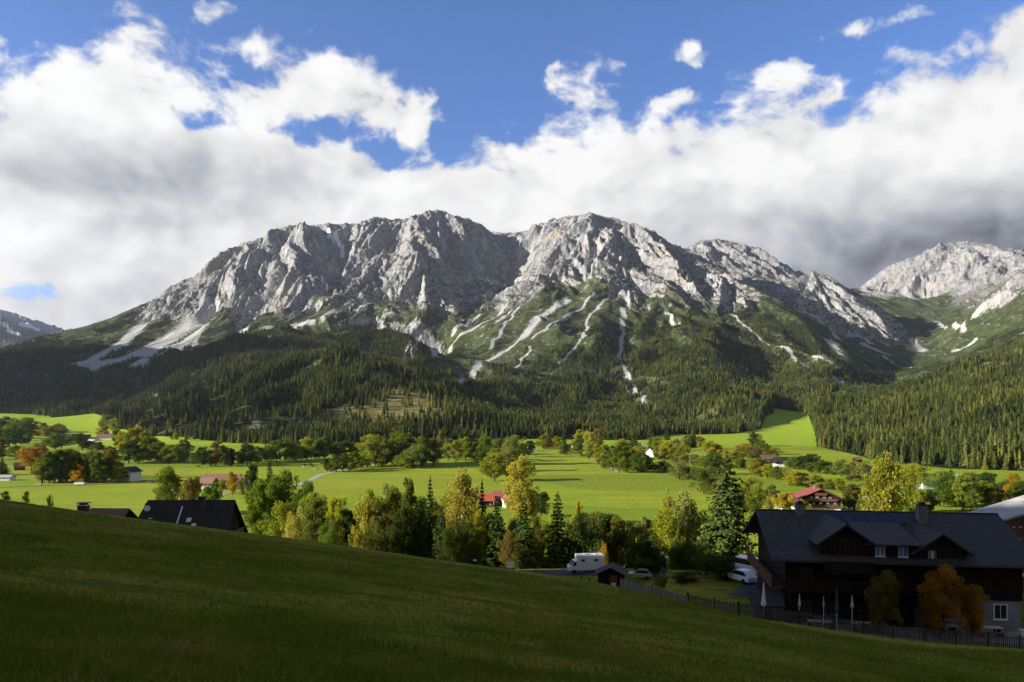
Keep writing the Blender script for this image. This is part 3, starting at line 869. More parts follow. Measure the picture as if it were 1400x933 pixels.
def broad_tree(seed, H=12.0, W=9.0, base=0.16, kind='round', leaves=5200, lsize=0.26):
    """a trunk with limbs; leaf clumps sit along the limbs' ends, with gaps between them"""
    rng = np.random.default_rng(seed)
    TV, TF = [], []
    def add(pts, rad, sides=6):
        v, f = tube_np(pts, rad, sides)
        o = len(TV)
        TV.extend(v)
        TF.extend([tuple(o + i for i in q) for q in f])
    lean = rng.normal(size=2) * 0.03 * H
    tp = [np.array([lean[0] * t * t + 0.12 * math.sin(5 * t + seed), lean[1] * t * t, H * 0.88 * t]) for t in np.linspace(0, 1, 8)]
    add(tp, [0.024 * H * (1 - 0.86 * t) + 0.02 for t in np.linspace(0, 1, 8)], 7)
    clumps = []
    nl = {'round': 19, 'tall': 24, 'birch': 24, 'bush': 15, 'wide': 22}[kind]
    for i in range(nl):
        t = base + (0.93 - base) * ((i + rng.uniform(0, 0.9)) / nl)
        p0 = np.array([np.interp(t, np.linspace(0, 0.88, 8), [q[k] for q in tp]) for k in range(3)])
        p0[2] = t * H * 0.93
        ang = i * 2.39996 + rng.uniform(-0.5, 0.5)
        tt = (t - base) / (1 - base)
        prof = {'round': math.sin(math.pi * min(1, 0.16 + 0.78 * tt)) ** 0.7, 'wide': math.sin(math.pi * min(1, 0.2 + 0.72 * tt)) ** 0.6,
                'tall': math.sin(math.pi * (0.14 + 0.80 * tt)) ** 0.8 * (1.05 - 0.4 * tt), 'birch': math.sin(math.pi * (0.16 + 0.80 * tt)) ** 0.85 * (1.1 - 0.5 * tt),
                'bush': math.sin(math.pi * min(1, 0.30 + 0.6 * tt)) ** 0.6}[kind]
        L = W * 0.5 * prof * rng.uniform(0.62, 1.08)
        up = {'round': 0.45, 'wide': 0.35, 'tall': 0.85, 'birch': 0.75, 'bush': 0.6}[kind] * rng.uniform(0.6, 1.3)
        d = np.array([math.cos(ang), math.sin(ang), up])
        pts = [p0 + d * L * s + np.array([0, 0, -0.16 * L * s * s]) + rng.normal(size=3) * 0.04 * L for s in np.linspace(0, 1, 5)]
        r0 = 0.010 * H * (1 - 0.6 * t) + 0.015
        add(pts, [r0 * (1 - 0.8 * s) + 0.008 for s in np.linspace(0, 1, 5)], 5)
        for s in (0.45, 0.75, 1.0):
            q = pts[0] + (pts[-1] - pts[0]) * s + rng.normal(size=3) * 0.13 * L
            clumps.append((q, W * rng.uniform(0.085, 0.15) * (1.15 if s < 1 else 0.9)))
    clumps.append((tp[-1] + np.array([0, 0, 0.03 * H]), W * 0.12))
    wts = np.array([c[1] ** 2 for c in clumps])
    cnt = rng.multinomial(leaves, wts / wts.sum())
    cen = []
    for (q, r), k in zip(clumps, cnt):
        if k == 0:
            continue
        a = rng.normal(size=(k, 3))
        a /= np.linalg.norm(a, axis=1, keepdims=True)
        rr = r * rng.uniform(0.25, 1.0, k) ** 0.5
        p = q + a * rr[:, None] * np.array([1.15, 1.15, 0.8])
        if kind == 'birch':
            p[:, 2] -= np.abs(rng.normal(size=k)) * r * 0.9
        cen.append(p)
    cen = np.concatenate(cen)
    cen[:, 2] = np.maximum(cen[:, 2], 0.25 if kind == 'bush' else 0.08 * H)
    me_t = np_mesh('trunk', np.array(TV), np.array(TF))
    me_t.materials.append(M_birch if kind == 'birch' else M_bark)
    return me_t, crown_mesh('crown', cen, lsize * (H / 12.0) ** 0.5, rng, M_leaf)
def spruce_tree(seed, H=22.0, W=7.0, tiers=26, per=11, dens=15, lsize=0.42, mt=None, base=0.06):
    rng = np.random.default_rng(seed)
    TV, TF = tube_np([np.array([0.0, 0, H * t]) for t in np.linspace(0, 1, 6)], [0.016 * H * (1 - t) + 0.015 for t in np.linspace(0, 1, 6)], 6)
    cen, nr = [], []
    for i in range(tiers):
        t = base + (1 - base) * (i / tiers) ** 0.92
        z = H * t
        rad = W * 0.5 * (1 - t) ** 0.80 * rng.uniform(0.80, 1.10) + 0.12
        k = max(4, int(per * (0.45 + 0.55 * (1 - t))))
        for j in range(k):
            ang = 2 * math.pi * (j + rng.uniform(0, 0.8)) / k + i * 1.1
            r1 = rad * rng.uniform(0.55, 1.12)
            m_ = max(3, int(dens * r1 / (W * 0.5)))
            s = rng.uniform(0.15, 1.0, m_) ** 0.7
            w = rng.normal(size=m_) * 0.16 * r1 * (1 - 0.5 * s)
            x = np.cos(ang) * s * r1 - np.sin(ang) * w
            y = np.sin(ang) * s * r1 + np.cos(ang) * w
            zz = z - 0.34 * r1 * s + 0.16 * r1 * s * s - np.abs(rng.normal(size=m_)) * 0.16
            cen.append(np.stack([x, y, zz], 1))
    cen.append(np.stack([rng.normal(size=14) * 0.06, rng.normal(size=14) * 0.06, H * rng.uniform(0.93, 1.01, 14)], 1))
    cen = np.concatenate(cen)
    nrm = np.stack([cen[:, 0], cen[:, 1], np.full(len(cen), 0.6)], 1)
    nrm /= np.linalg.norm(nrm, axis=1, keepdims=True)
    me_t = np_mesh('trunk', np.array(TV), np.array(TF))
    me_t.materials.append(M_bark)
    return me_t, crown_mesh('crown', cen, lsize, rng, mt or M_needle, 0.45, nrm)
def far_conifer(seed, H=22.0, W=6.5):
    """a spruce for the far woods: trunk and ragged tiers in one small mesh"""
    rng = np.random.default_rng(seed)
    V, F, Lf = [], [], []
    def tri(a, b, c, l):
        o = len(V); V.extend([a, b, c]); F.append((o, o + 1, o + 2)); Lf.extend([l] * 3)
    for k in range(4):
        a, b = 2 * math.pi * k / 4, 2 * math.pi * (k + 1) / 4
        tri((0.25 * math.cos(a), 0.25 * math.sin(a), -2.5), (0.25 * math.cos(b), 0.25 * math.sin(b), -2.5), (0, 0, H * 0.8), 1.0)
    tiers = 9
    for i in range(tiers):
        t = 0.07 + 0.88 * i / tiers
        rad = W * 0.5 * (1 - t) ** 0.85 * rng.uniform(0.85, 1.15) + 0.2
        top = H * (t + 0.17 * (1.15 - t))
        n = 9
        off = rng.uniform(0, 6.28)
        for k in range(n):
            a = off + 2 * math.pi * (k + rng.uniform(-0.25, 0.25)) / n
            r = rad * rng.uniform(0.6, 1.2)
            wd = 0.52 * rng.uniform(0.7, 1.2)
            z = H * t - rng.uniform(0, 0.05) * H
            tri((r * math.cos(a - wd) * 0.8, r * math.sin(a - wd) * 0.8, z + 0.02 * H), (r * math.cos(a + wd) * 0.8, r * math.sin(a + wd) * 0.8, z + 0.02 * H), (0.1 * math.cos(a), 0.1 * math.sin(a), top), rng.uniform(0, 1))
            tri((r * math.cos(a - 0.2) , r * math.sin(a - 0.2), z - 0.03 * H), (r * math.cos(a + 0.2), r * math.sin(a + 0.2), z), (0.2 * r * math.cos(a), 0.2 * r * math.sin(a), top * 0.97), rng.uniform(0, 1))
    me = np_mesh('forest_spruce', np.array(V), np.array(F), smooth=False)
    set_attr(me, 'leaf', Lf)
    me.materials.append(M_wood_far)
    return me
def far_larch(seed):
    me = far_conifer(seed, 20.0, 6.0)
    me.materials.clear()
    me.materials.append(M_larch)
    return me
M_larch = leaf_mat('larch_needles', False, transl=0.3, stops=[(0.0, (0.07, 0.085, 0.018)), (0.6, (0.11, 0.12, 0.022)), (1.0, (0.20, 0.16, 0.03))])

# ------------------------------------------------------------------ the woods
_NC = 860000
_yy = np.sqrt(RNG.uniform(590.0 ** 2, 5000.0 ** 2, _NC))
_keep = RNG.uniform(0, 1, _NC) < np.clip(2600.0 / _yy, 0.45, 1.0) * 1.0
_yy = _yy[_keep]
_uu = RNG.uniform(-0.76, 0.76, len(_yy))
_xx = _uu * _yy
_zz = full_z(_xx, _yy)
_d = forest_dens(_xx, _yy, _zz)
_in = _yy > 1000
_d = _d * np.where(_in, (1 - np.clip(mlook(SCR, _xx, _yy) * 1.6, 0, 1)) * (1 - 0.93 * mlook(CLR, _xx, _yy)) * (1 - 0.75 * mlook(CLR2, _xx, _yy)) * (1 - S((mlook(ROCK, _xx, _yy) - 0.40) / 0.35)), 1.0)
_ok = RNG.uniform(0, 1, len(_d)) < _d
_xx, _yy, _zz = _xx[_ok], _yy[_ok], _zz[_ok]
# keep only trees whose foot or top can be seen past the ground before them
def visible(x, y, z, top, n=26):
    u = x / y
    vis = np.ones(len(x), bool)
    v = (z + top) / y
    for t in np.linspace(0.30, 0.985, n):
        Y = y * t
        vis &= full_z(u * Y, Y) / Y < v + 0.002
    return vis
_v = visible(_xx, _yy, _zz, 26.0)
_xx, _yy, _zz = _xx[_v], _yy[_v], _zz[_v]
_px = _xx / _yy * FPX + CX
_tl = tree_line(_xx, _yy)
_sc = (0.55 + 0.62 * RNG.beta(2.2, 1.6, len(_xx))) * (1.0 - 0.42 * S((_zz - _tl + 200) / 260.0)) * 0.84 * (0.70 + 0.62 * fbm(_xx / 70.0, _yy / 70.0, 3, 801))
print('trees in the woods', len(_xx))
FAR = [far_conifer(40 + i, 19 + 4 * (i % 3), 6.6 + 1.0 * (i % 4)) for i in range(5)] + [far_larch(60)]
# the front rows are trees of their own; the rest of the woods is one mass
_near = np.argsort(_yy / (_sc + 0.3))
_rows = _near[:300]
def wood_label(px, y):
    if px > 1090: return 'tall dark spruce in the front rows of the wooded slope behind the slate roofed chalet', 'spruces at the foot of the right hand wooded slope'
    if px > 640: return 'spruce in the front row of the woods behind the long sunlit field', 'spruces behind the long field'
    return 'spruce in the front row of the woods at the foot of the wooded knoll', 'spruces at the foot of the knoll'
_src = {}
for i in _rows:
    k = int(RNG.integers(0, 5)) if RNG.uniform() > 0.05 else 5
    o = link(bpy.data.objects.new('forest_spruce', FAR[k]))
    o.location = (_xx[i], _yy[i], _zz[i] - 0.4)
    s_ = float(_sc[i])
    o.scale = (s_ * RNG.uniform(0.9, 1.15), s_ * RNG.uniform(0.9, 1.15), s_)
    o.rotation_euler = (0, 0, float(RNG.uniform(0, 6.28)))
    lb, gp = wood_label(_px[i], _yy[i])
    tag(o, lb, 'tree', gp)
    _src.setdefault(k, o)
for k in range(6):
    if k not in _src:
        _src[k] = [o for o in COL.objects if o.name.startswith('forest_spruce')][k]
_rest = _near[300:]
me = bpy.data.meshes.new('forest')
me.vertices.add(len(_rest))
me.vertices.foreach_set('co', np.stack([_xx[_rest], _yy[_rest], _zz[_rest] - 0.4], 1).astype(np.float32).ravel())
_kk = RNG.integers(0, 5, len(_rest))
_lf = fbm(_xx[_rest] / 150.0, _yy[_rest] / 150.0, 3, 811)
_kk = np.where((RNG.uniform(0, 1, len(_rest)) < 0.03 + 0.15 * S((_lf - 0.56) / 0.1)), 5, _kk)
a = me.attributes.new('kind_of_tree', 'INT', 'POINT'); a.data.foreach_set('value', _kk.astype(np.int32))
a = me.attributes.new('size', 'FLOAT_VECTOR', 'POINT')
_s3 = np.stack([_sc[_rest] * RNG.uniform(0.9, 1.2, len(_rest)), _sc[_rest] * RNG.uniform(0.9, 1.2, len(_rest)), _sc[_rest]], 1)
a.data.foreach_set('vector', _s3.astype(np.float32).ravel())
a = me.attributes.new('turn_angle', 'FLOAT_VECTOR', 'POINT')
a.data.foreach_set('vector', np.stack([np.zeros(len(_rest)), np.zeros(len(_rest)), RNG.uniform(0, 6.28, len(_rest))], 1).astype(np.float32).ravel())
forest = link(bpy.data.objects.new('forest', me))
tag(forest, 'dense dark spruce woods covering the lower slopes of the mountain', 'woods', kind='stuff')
ng = bpy.data.node_groups.new('scatter_trees', 'GeometryNodeTree')
ng.interface.new_socket('Geometry', in_out='INPUT', socket_type='NodeSocketGeometry')
ng.interface.new_socket('Geometry', in_out='OUTPUT', socket_type='NodeSocketGeometry')
gi, go = ng.nodes.new('NodeGroupInput'), ng.nodes.new('NodeGroupOutput')
jn = ng.nodes.new('GeometryNodeJoinGeometry')
for k in reversed(range(6)):
    ob = ng.nodes.new('GeometryNodeObjectInfo')
    ob.transform_space = 'ORIGINAL'
    ob.inputs['Object'].default_value = _src[k]
    ob.inputs['As Instance'].default_value = True
    ng.links.new(ob.outputs['Geometry'], jn.inputs[0])
ip = ng.nodes.new('GeometryNodeInstanceOnPoints')
ip.inputs['Pick Instance'].default_value = True
def gattr(name, typ):
    nd = ng.nodes.new('GeometryNodeInputNamedAttribute')
    nd.data_type = typ
    nd.inputs['Name'].default_value = name
    return [o_ for o_ in nd.outputs if o_.enabled][0]
ng.links.new(gi.outputs[0], ip.inputs['Points'])
ng.links.new(jn.outputs[0], ip.inputs['Instance'])
ng.links.new(gattr('kind_of_tree', 'INT'), ip.inputs['Instance Index'])
ng.links.new(gattr('turn_angle', 'FLOAT_VECTOR'), ip.inputs['Rotation'])
ng.links.new(gattr('size', 'FLOAT_VECTOR'), ip.inputs['Scale'])
ng.links.new(ip.outputs[0], go.inputs[0])
md = forest.modifiers.new('scatter', 'NODES')
md.node_group = ng

def gz(x, y):
    return float(full_z(np.array([x], float), np.array([y], float))[0])
def foot(px, py, y0=230.0, y1=2300.0):
    """the spot of the ground that a line of sight past (px, py) reaches: used to read positions off the landscape"""
    u, v = (px - CX) / FPX, (HY - py) / FPX
    Y = np.exp(np.linspace(math.log(y0), math.log(y1), 900))
    z = full_z(u * Y, Y)
    hit = np.nonzero(z >= v * Y)[0]
    i = hit[0] if len(hit) else len(Y) - 1
    return float(Y[i])
# ------------------------------------------------------------------ mesh builder for houses, cars and small things
class MB:
    def __init__(s):
        s.V, s.F = [], []
    def add(s, V, F):
        o = len(s.V)
        s.V.extend([tuple(v) for v in V])
        s.F.extend([tuple(o + i for i in f) for f in F])
        return s
    def box(s, x0, x1, y0, y1, z0, z1):
        V = [(x0, y0, z0), (x1, y0, z0), (x1, y1, z0), (x0, y1, z0), (x0, y0, z1), (x1, y0, z1), (x1, y1, z1), (x0, y1, z1)]
        return s.add(V, [(3, 2, 1, 0), (4, 5, 6, 7), (0, 1, 5, 4), (1, 2, 6, 5), (2, 3, 7, 6), (3, 0, 4, 7)])
    def prism(s, poly, axis, a, b):
        """a convex or plain outline (list of 2-tuples) pulled along an axis from a to b"""
        n = len(poly)
        def P(q, w):
            return (w, q[0], q[1]) if axis == 'x' else ((q[0], w, q[1]) if axis == 'y' else (q[0], q[1], w))
        V = [P(q, a) for q in poly] + [P(q, b) for q in poly]
        F = [tuple(range(n))[::-1], tuple(range(n, 2 * n))] + [(i, (i + 1) % n, n + (i + 1) % n, n + i) for i in range(n)]
        return s.add(V, F)
    def slab(s, p, th):
        """a quad given by its four upper corners, with thickness"""
        p = [Vector(q) for q in p]
        nrm = (p[1] - p[0]).cross(p[3] - p[0]).normalized()
        if nrm.z < 0:
            nrm = -nrm
        V = [tuple(q) for q in p] + [tuple(q - nrm * th) for q in p]
        return s.add(V, [(0, 1, 2, 3), (7, 6, 5, 4), (0, 4, 5, 1), (1, 5, 6, 2), (2, 6, 7, 3), (3, 7, 4, 0)])
    def tube(s, pts, rad, sides=8):
        v, f = tube_np([np.array(p, float) for p in pts], rad if hasattr(rad, '__len__') else [rad] * len(pts), sides)
        n = len(pts)
        s.add(v, f + [tuple(range(sides))[::-1], tuple((n - 1) * sides + k for k in range(sides))])
        return s
    def lathe(s, prof, cx=0, cy=0, sides=12):
        V = []
        for r, z in prof:
            for k in range(sides):
                t = 2 * math.pi * k / sides
                V.append((cx + r * math.cos(t), cy + r * math.sin(t), z))
        F = []
        for i in range(len(prof) - 1):
            for k in range(sides):
                F.append((i * sides + k, i * sides + (k + 1) % sides, (i + 1) * sides + (k + 1) % sides, (i + 1) * sides + k))
        F += [tuple(range(sides))[::-1], tuple((len(prof) - 1) * sides + k for k in range(sides))]
        return s.add(V, F)
    def build(s, name, material, parent=None, bevel=0.0, smooth=False):
        me = bpy.data.meshes.new(name)
        me.from_pydata(s.V, [], s.F)
        bm = bmesh.new(); bm.from_mesh(me)
        bmesh.ops.recalc_face_normals(bm, faces=bm.faces)
        bm.to_mesh(me); bm.free()
        me.materials.append(material)
        if smooth:
            for p in me.polygons: p.use_smooth = True
        o = link(bpy.data.objects.new(name, me), parent)
        if bevel:
            m_ = o.modifiers.new('bevel', 'BEVEL'); m_.width = bevel; m_.segments = 2; m_.limit_method = 'ANGLE'
        return o
def root(name, x, y, z, rz, label, cat, group=None):
    o = link(bpy.data.objects.new(name, None))
    o.location = (x, y, z); o.rotation_euler = (0, 0, R(rz)); o.empty_display_size = 0.5
    return tag(o, label, cat, group)

# ------------------------------------------------------------------ building materials
def obj_co(N):
    return N.node('ShaderNodeTexCoord').outputs['Object']
def plank_mat(name, c1, c2, step=0.18, axis=0, rough=0.85):
    mt, N, b = mat(name, c1, rough, 0.2)
    co = obj_co(N)
    sp = N.node('ShaderNodeSeparateXYZ'); N.l.new(co, sp.inputs[0])
    fr = N.m('FRACT', N.m('DIVIDE', sp.outputs[axis], step))
    idx = N.m('FLOOR', N.m('DIVIDE', sp.outputs[axis], step))
    wn = N.node('ShaderNodeTexWhiteNoise', noise_dimensions='1D'); N.l.new(idx, wn.inputs['W'])
    st = [(9, 9, 1.2), (1.2, 9, 9), (1.2, 1.2, 9)][0 if axis in (0, 1) else 2]
    f = N.m('ADD', N.m('MULTIPLY', wn.outputs['Value'], 0.6), N.m('MULTIPLY', N.noise(N.v('MULTIPLY', co, st), 1.2, 4), 0.5))
    col = N.mix(f, c1, c2)
    col = N.mix(N.ss(N.m('ABSOLUTE', N.m('SUBTRACT', fr, 0.5)), 0.44, 0.49), col, (c1[0] * 0.3, c1[1] * 0.3, c1[2] * 0.3))
    N.l.new(col, b.inputs['Base Color'])
    return mt
def tile_mat(name, c1, c2, rough=0.6, w=0.36, h=0.33, bump=0.5):
    """roof tiles laid in courses: the object's x runs along the ridge, its height gives the course"""
    mt, N, b = mat(name, c1, rough, 0.35)
    co = obj_co(N)
    sp = N.node('ShaderNodeSeparateXYZ'); N.l.new(co, sp.inputs[0])
    zz = N.m('DIVIDE', N.m('MULTIPLY', sp.outputs[2], 2.6), h)
    row = N.m('FLOOR', zz)
    u = N.m('ADD', N.m('DIVIDE', N.m('ADD', sp.outputs[0], N.m('MULTIPLY', sp.outputs[1], 0.37)), w), N.m('MULTIPLY', row, 0.5))
    cm = N.node('ShaderNodeCombineXYZ'); N.l.new(N.m('FLOOR', u), cm.inputs[0]); N.l.new(row, cm.inputs[1])
    wn = N.node('ShaderNodeTexWhiteNoise', noise_dimensions='2D'); N.l.new(cm.outputs[0], wn.inputs['Vector'])
    f = N.m('ADD', N.m('MULTIPLY', wn.outputs['Value'], 0.6), N.m('MULTIPLY', N.noise(co, 0.5, 4), 0.5))
    col = N.mix(f, c1, c2)
    gap = N.m('MAXIMUM', N.ss(N.m('ABSOLUTE', N.m('SUBTRACT', N.m('FRACT', u), 0.5)), 0.42, 0.49), N.ss(N.m('FRACT', zz), 0.20, 0.04))
    col = N.mix(N.m('MULTIPLY', gap, 0.7), col, (c1[0] * 0.3, c1[1] * 0.3, c1[2] * 0.3))
    N.l.new(col, b.inputs['Base Color'])
    bp = N.node('ShaderNodeBump'); bp.inputs['Strength'].default_value = bump; bp.inputs['Distance'].default_value = 0.04
    N.l.new(N.m('SUBTRACT', N.m('FRACT', zz), N.m('MULTIPLY', gap, 1.0)), bp.inputs['Height'])
    N.l.new(bp.outputs[0], b.inputs['Normal'])
    return mt
def rough_mat(name, c1, c2, scale=3.0, rough=0.9, bump=0.3, spec=0.2):
    mt, N, b = mat(name, c1, rough, spec)
    co = obj_co(N)
    n = N.noise(co, scale, 5, 0.6)
    N.l.new(N.mix(N.ss(n, 0.3, 0.7), c1, c2), b.inputs['Base Color'])
    bp = N.node('ShaderNodeBump'); bp.inputs['Strength'].default_value = bump; bp.inputs['Distance'].default_value = 0.03
    N.l.new(N.noise(co, scale * 8, 3), bp.inputs['Height']); N.l.new(bp.outputs[0], b.inputs['Normal'])
    return mt
M_slate = tile_mat('slate_tiles', (0.030, 0.030, 0.030), (0.064, 0.062, 0.060), 0.8)
M_dkroof = tile_mat('dark_roof_tiles', (0.022, 0.020, 0.020), (0.045, 0.041, 0.040), 0.8)
M_redroof = tile_mat('red_tiles', (0.42, 0.085, 0.050), (0.55, 0.14, 0.08), 0.7, 0.5, 0.5, 0.3)
M_hotroof = tile_mat('dark_red_tiles', (0.22, 0.045, 0.038), (0.31, 0.08, 0.062), 0.75, 0.5, 0.5, 0.3)
M_pinkroof = tile_mat('faded_red_tiles', (0.36, 0.10, 0.085), (0.48, 0.17, 0.14), 0.7, 0.5, 0.5, 0.3)
M_tanroof = tile_mat('tan_tiles', (0.22, 0.115, 0.075), (0.30, 0.17, 0.115), 0.8, 0.5, 0.5, 0.3)
M_brnroof = tile_mat('brown_tiles', (0.16, 0.095, 0.06), (0.24, 0.15, 0.10), 0.8)
M_greyroof = rough_mat('weathered_sheet_roof', (0.30, 0.29, 0.28), (0.46, 0.44, 0.42), 0.8, 0.8, 0.1)
M_dkwood = plank_mat('dark_stained_boards', (0.013, 0.008, 0.006), (0.030, 0.018, 0.012))
M_mdwood = plank_mat('mid_brown_boards', (0.040, 0.024, 0.015), (0.075, 0.046, 0.028))
M_brwood = plank_mat('brown_boards', (0.10, 0.060, 0.035), (0.19, 0.12, 0.07))
M_redwood = plank_mat('reddish_boards', (0.11, 0.042, 0.022), (0.19, 0.08, 0.042))
M_grwood = plank_mat('weathered_grey_boards', (0.17, 0.145, 0.13), (0.33, 0.29, 0.26), 0.13)
M_dgwood = plank_mat('weathered_dark_pickets', (0.055, 0.050, 0.055), (0.13, 0.12, 0.125), 0.13)
M_white = rough_mat('white_render', (0.70, 0.69, 0.66), (0.80, 0.79, 0.77), 0.6, 0.9, 0.15)
M_plaster = rough_mat('greyish_render', (0.19, 0.19, 0.195), (0.27, 0.27, 0.275), 0.5, 0.9, 0.15)
M_stone = rough_mat('chimney_stone', (0.14, 0.13, 0.125), (0.24, 0.22, 0.21), 2.0)
M_brick = rough_mat('dark_brick', (0.06, 0.045, 0.04), (0.12, 0.085, 0.07), 3.0)
M_frame, _, _ = mat('white_frame', (0.75, 0.75, 0.74), 0.5, 0.4)
M_glass, _N, _b = mat('window_glass', (0.015, 0.018, 0.022), 0.06, 0.6)
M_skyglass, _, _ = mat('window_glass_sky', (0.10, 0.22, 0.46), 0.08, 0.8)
M_steel, _, _ = mat('steel', (0.55, 0.57, 0.60), 0.35, 0.5, 0.9)
M_dish, _, _ = mat('dish_white', (0.62, 0.62, 0.62), 0.5, 0.4)
M_solar, _N, _b = mat('solar_panel', (0.010, 0.012, 0.018), 0.45, 0.25)
M_metal, _, _ = mat('dark_metal', (0.05, 0.05, 0.055), 0.5, 0.4, 0.6)
M_paint, _, _ = mat('white_paint', (0.78, 0.79, 0.80), 0.35, 0.5)
M_rubber, _, _ = mat('black_rubber', (0.015, 0.015, 0.015), 0.8, 0.2)
M_cloth, _, _ = mat('white_canvas', (0.72, 0.72, 0.70), 0.9, 0.1)
M_cream, _, _ = mat('cream_canvas', (0.52, 0.48, 0.40), 0.9, 0.1)
M_dcloth, _, _ = mat('dark_grey_canvas', (0.07, 0.07, 0.075), 0.9, 0.1)
M_red, _, _ = mat('red_plastic', (0.50, 0.03, 0.03), 0.5, 0.4)
M_lamp, _, _ = mat('lamp_cover', (0.75, 0.78, 0.80), 0.3, 0.5)
M_flower = rough_mat('red_flowers', (0.05, 0.09, 0.02), (0.45, 0.03, 0.03), 9.0)
M_asph = rough_mat('asphalt', (0.055, 0.055, 0.058), (0.085, 0.083, 0.082), 0.8)
M_grav = rough_mat('pale_gravel', (0.30, 0.28, 0.25), (0.42, 0.40, 0.36), 0.7)
M_pav = rough_mat('terrace_paving', (0.22, 0.19, 0.17), (0.34, 0.30, 0.27), 1.2)

# ------------------------------------------------------------------ a plain gabled house: ridge along its own x axis
def window(par, cx, cy, z0, w, h, face, frame=None, glass=None, fw=0.08):
    """face: 'x+','x-','y+','y-' : the wall's outward side; cx/cy is a point on the wall"""
    fr, gl = MB(), MB()
    sgn = 1 if face[1] == '+' else -1
    def bx(mb, a0, a1, b0, b1, d0, d1):
        if face[0] == 'x':
            lo, hi = sorted((cx + sgn * d0, cx + sgn * d1)); mb.box(lo, hi, cy + a0, cy + a1, z0 + b0, z0 + b1)
        else:
            lo, hi = sorted((cy + sgn * d0, cy + sgn * d1)); mb.box(cx + a0, cx + a1, lo, hi, z0 + b0, z0 + b1)
    bx(fr, -w / 2, -w / 2 + fw, 0, h, -0.03, 0.05); bx(fr, w / 2 - fw, w / 2, 0, h, -0.03, 0.05)
    bx(fr, -w / 2 + fw, w / 2 - fw, 0, fw, -0.03, 0.05); bx(fr, -w / 2 + fw, w / 2 - fw, h - fw, h, -0.03, 0.05)
    bx(fr, -0.025, 0.025, fw, h - fw, -0.02, 0.04)
    bx(fr, -w / 2 - 0.06, w / 2 + 0.06, -0.06, 0, 0.0, 0.12)
    f = fr.build('window', frame or M_frame, par)
    bx(gl, -w / 2 + fw, w / 2 - fw, fw, h - fw, -0.05, 0.012)
    gl.build('pane', glass or M_glass, f)
    return f
def house(name, px, Y, base, L, Wd, he, hr, rz, wall, roof, label, cat='house', group=None, over=0.7, chim=None, wins=(), balcony=None, upper=None, z=None, door=None, chim_m=None):
    """he eave height, hr ridge height above the floor; wins: (face, along, z, w, h)"""
    X = (px - CX) / FPX * Y
    Z = (gz(X, Y) if z is None else z) - base
    r = root(name, X, Y, Z, rz, label, cat, group)
    l, w = L / 2, Wd / 2
    k = (hr - he) / w
    zsp = he * 0.52 if upper else he
    m = MB().box(-l, l, -w, w, -1.5, zsp)
    if not upper:
        m.prism([(-w, he), (w, he), (0, hr)], 'x', -l, l)
    m.build('wall', wall, r)
    if upper:
        MB().box(-l - 0.03, l + 0.03, -w - 0.03, w + 0.03, zsp, he).prism([(-w - 0.03, he), (w + 0.03, he), (0, hr)], 'x', -l - 0.03, l + 0.03).build('upper_wall', upper, r)
    ov = over
    ro = MB()
    for sg in (-1, 1):
        ro.slab([(-l - ov, sg * (w + ov), he - k * ov + 0.16), (l + ov, sg * (w + ov), he - k * ov + 0.16), (l + ov, sg * 0.0, hr + 0.16), (-l - ov, sg * 0.0, hr + 0.16)], 0.15)
    rf = ro.build('roof', roof, r)
    if chim:
        for (cx_, cy_, cw, ch) in chim:
            zt = hr - k * abs(cy_)
            MB().box(cx_ - cw / 2, cx_ + cw / 2, cy_ - cw / 2, cy_ + cw / 2, zt - 0.8, zt + ch).box(cx_ - cw / 2 - 0.07, cx_ + cw / 2 + 0.07, cy_ - cw / 2 - 0.07, cy_ + cw / 2 + 0.07, zt + ch, zt + ch + 0.12).build('chimney', chim_m or M_stone, rf)
    for (face, al, zz, ww, hh) in wins:
        if face[0] == 'x':
            window(r, (l + 0.035) * (1 if face[1] == '+' else -1), al, zz, ww, hh, face)
        else:
            window(r, al, (w + 0.035) * (1 if face[1] == '+' else -1), zz, ww, hh, face)
    if door:
        face, al, ww, hh = door
        d = MB()
        if face == 'y-': d.box(al - ww / 2, al + ww / 2, -w - 0.07, -w + 0.02, 0, hh)
        else: d.box(l - 0.02, l + 0.07, al - ww / 2, al + ww / 2, 0, hh)
        dd_ = d.build('door', M_brwood, r)
        hb = MB()
        if face == 'y-': hb.box(al + ww * 0.3, al + ww * 0.38, -w - 0.12, -w - 0.07, 1.0, 1.08)
        else: hb.box(l + 0.07, l + 0.12, al + ww * 0.3, al + ww * 0.38, 1.0, 1.08)
        hb.build('handle', M_steel, dd_)
    if balcony:
        for (face, zz, a0, a1) in balcony:
            b = MB()
            sg = 1 if face[1] == '+' else -1
            def bb(d0, d1, p0, p1, q0, q1):
                if face[0] == 'x':
                    lo, hi = sorted((sg * (l + d0), sg * (l + d1))); b.box(lo, hi, p0, p1, q0, q1)
                else:
                    lo, hi = sorted((sg * (w + d0), sg * (w + d1))); b.box(p0, p1, lo, hi, q0, q1)
            bb(0.0, 1.1, a0, a1, zz - 0.15, zz)
            bb(1.04, 1.10, a0, a1, zz + 0.12, zz + 0.95)
            bb(1.0, 1.16, a0 - 0.05, a1 + 0.05, zz + 0.95, zz + 1.03)
            bo = b.build('balcony', M_brwood, r)
            fl = MB()
            n = max(2, int((a1 - a0) / 1.1))
            for i in range(n):
                c = a0 + (a1 - a0) * (i + 0.5) / n
                if face[0] == 'x':
                    lo, hi = sorted((sg * (l + 1.17), sg * (l + 1.40))); fl.box(lo, hi, c - 0.4, c + 0.4, zz + 0.62, zz + 0.90)
                else:
                    lo, hi = sorted((sg * (w + 1.17), sg * (w + 1.40))); fl.box(c - 0.4, c + 0.4, lo, hi, zz + 0.62, zz + 0.90)
            fl.build('flower_box', M_flower, bo)
    return r

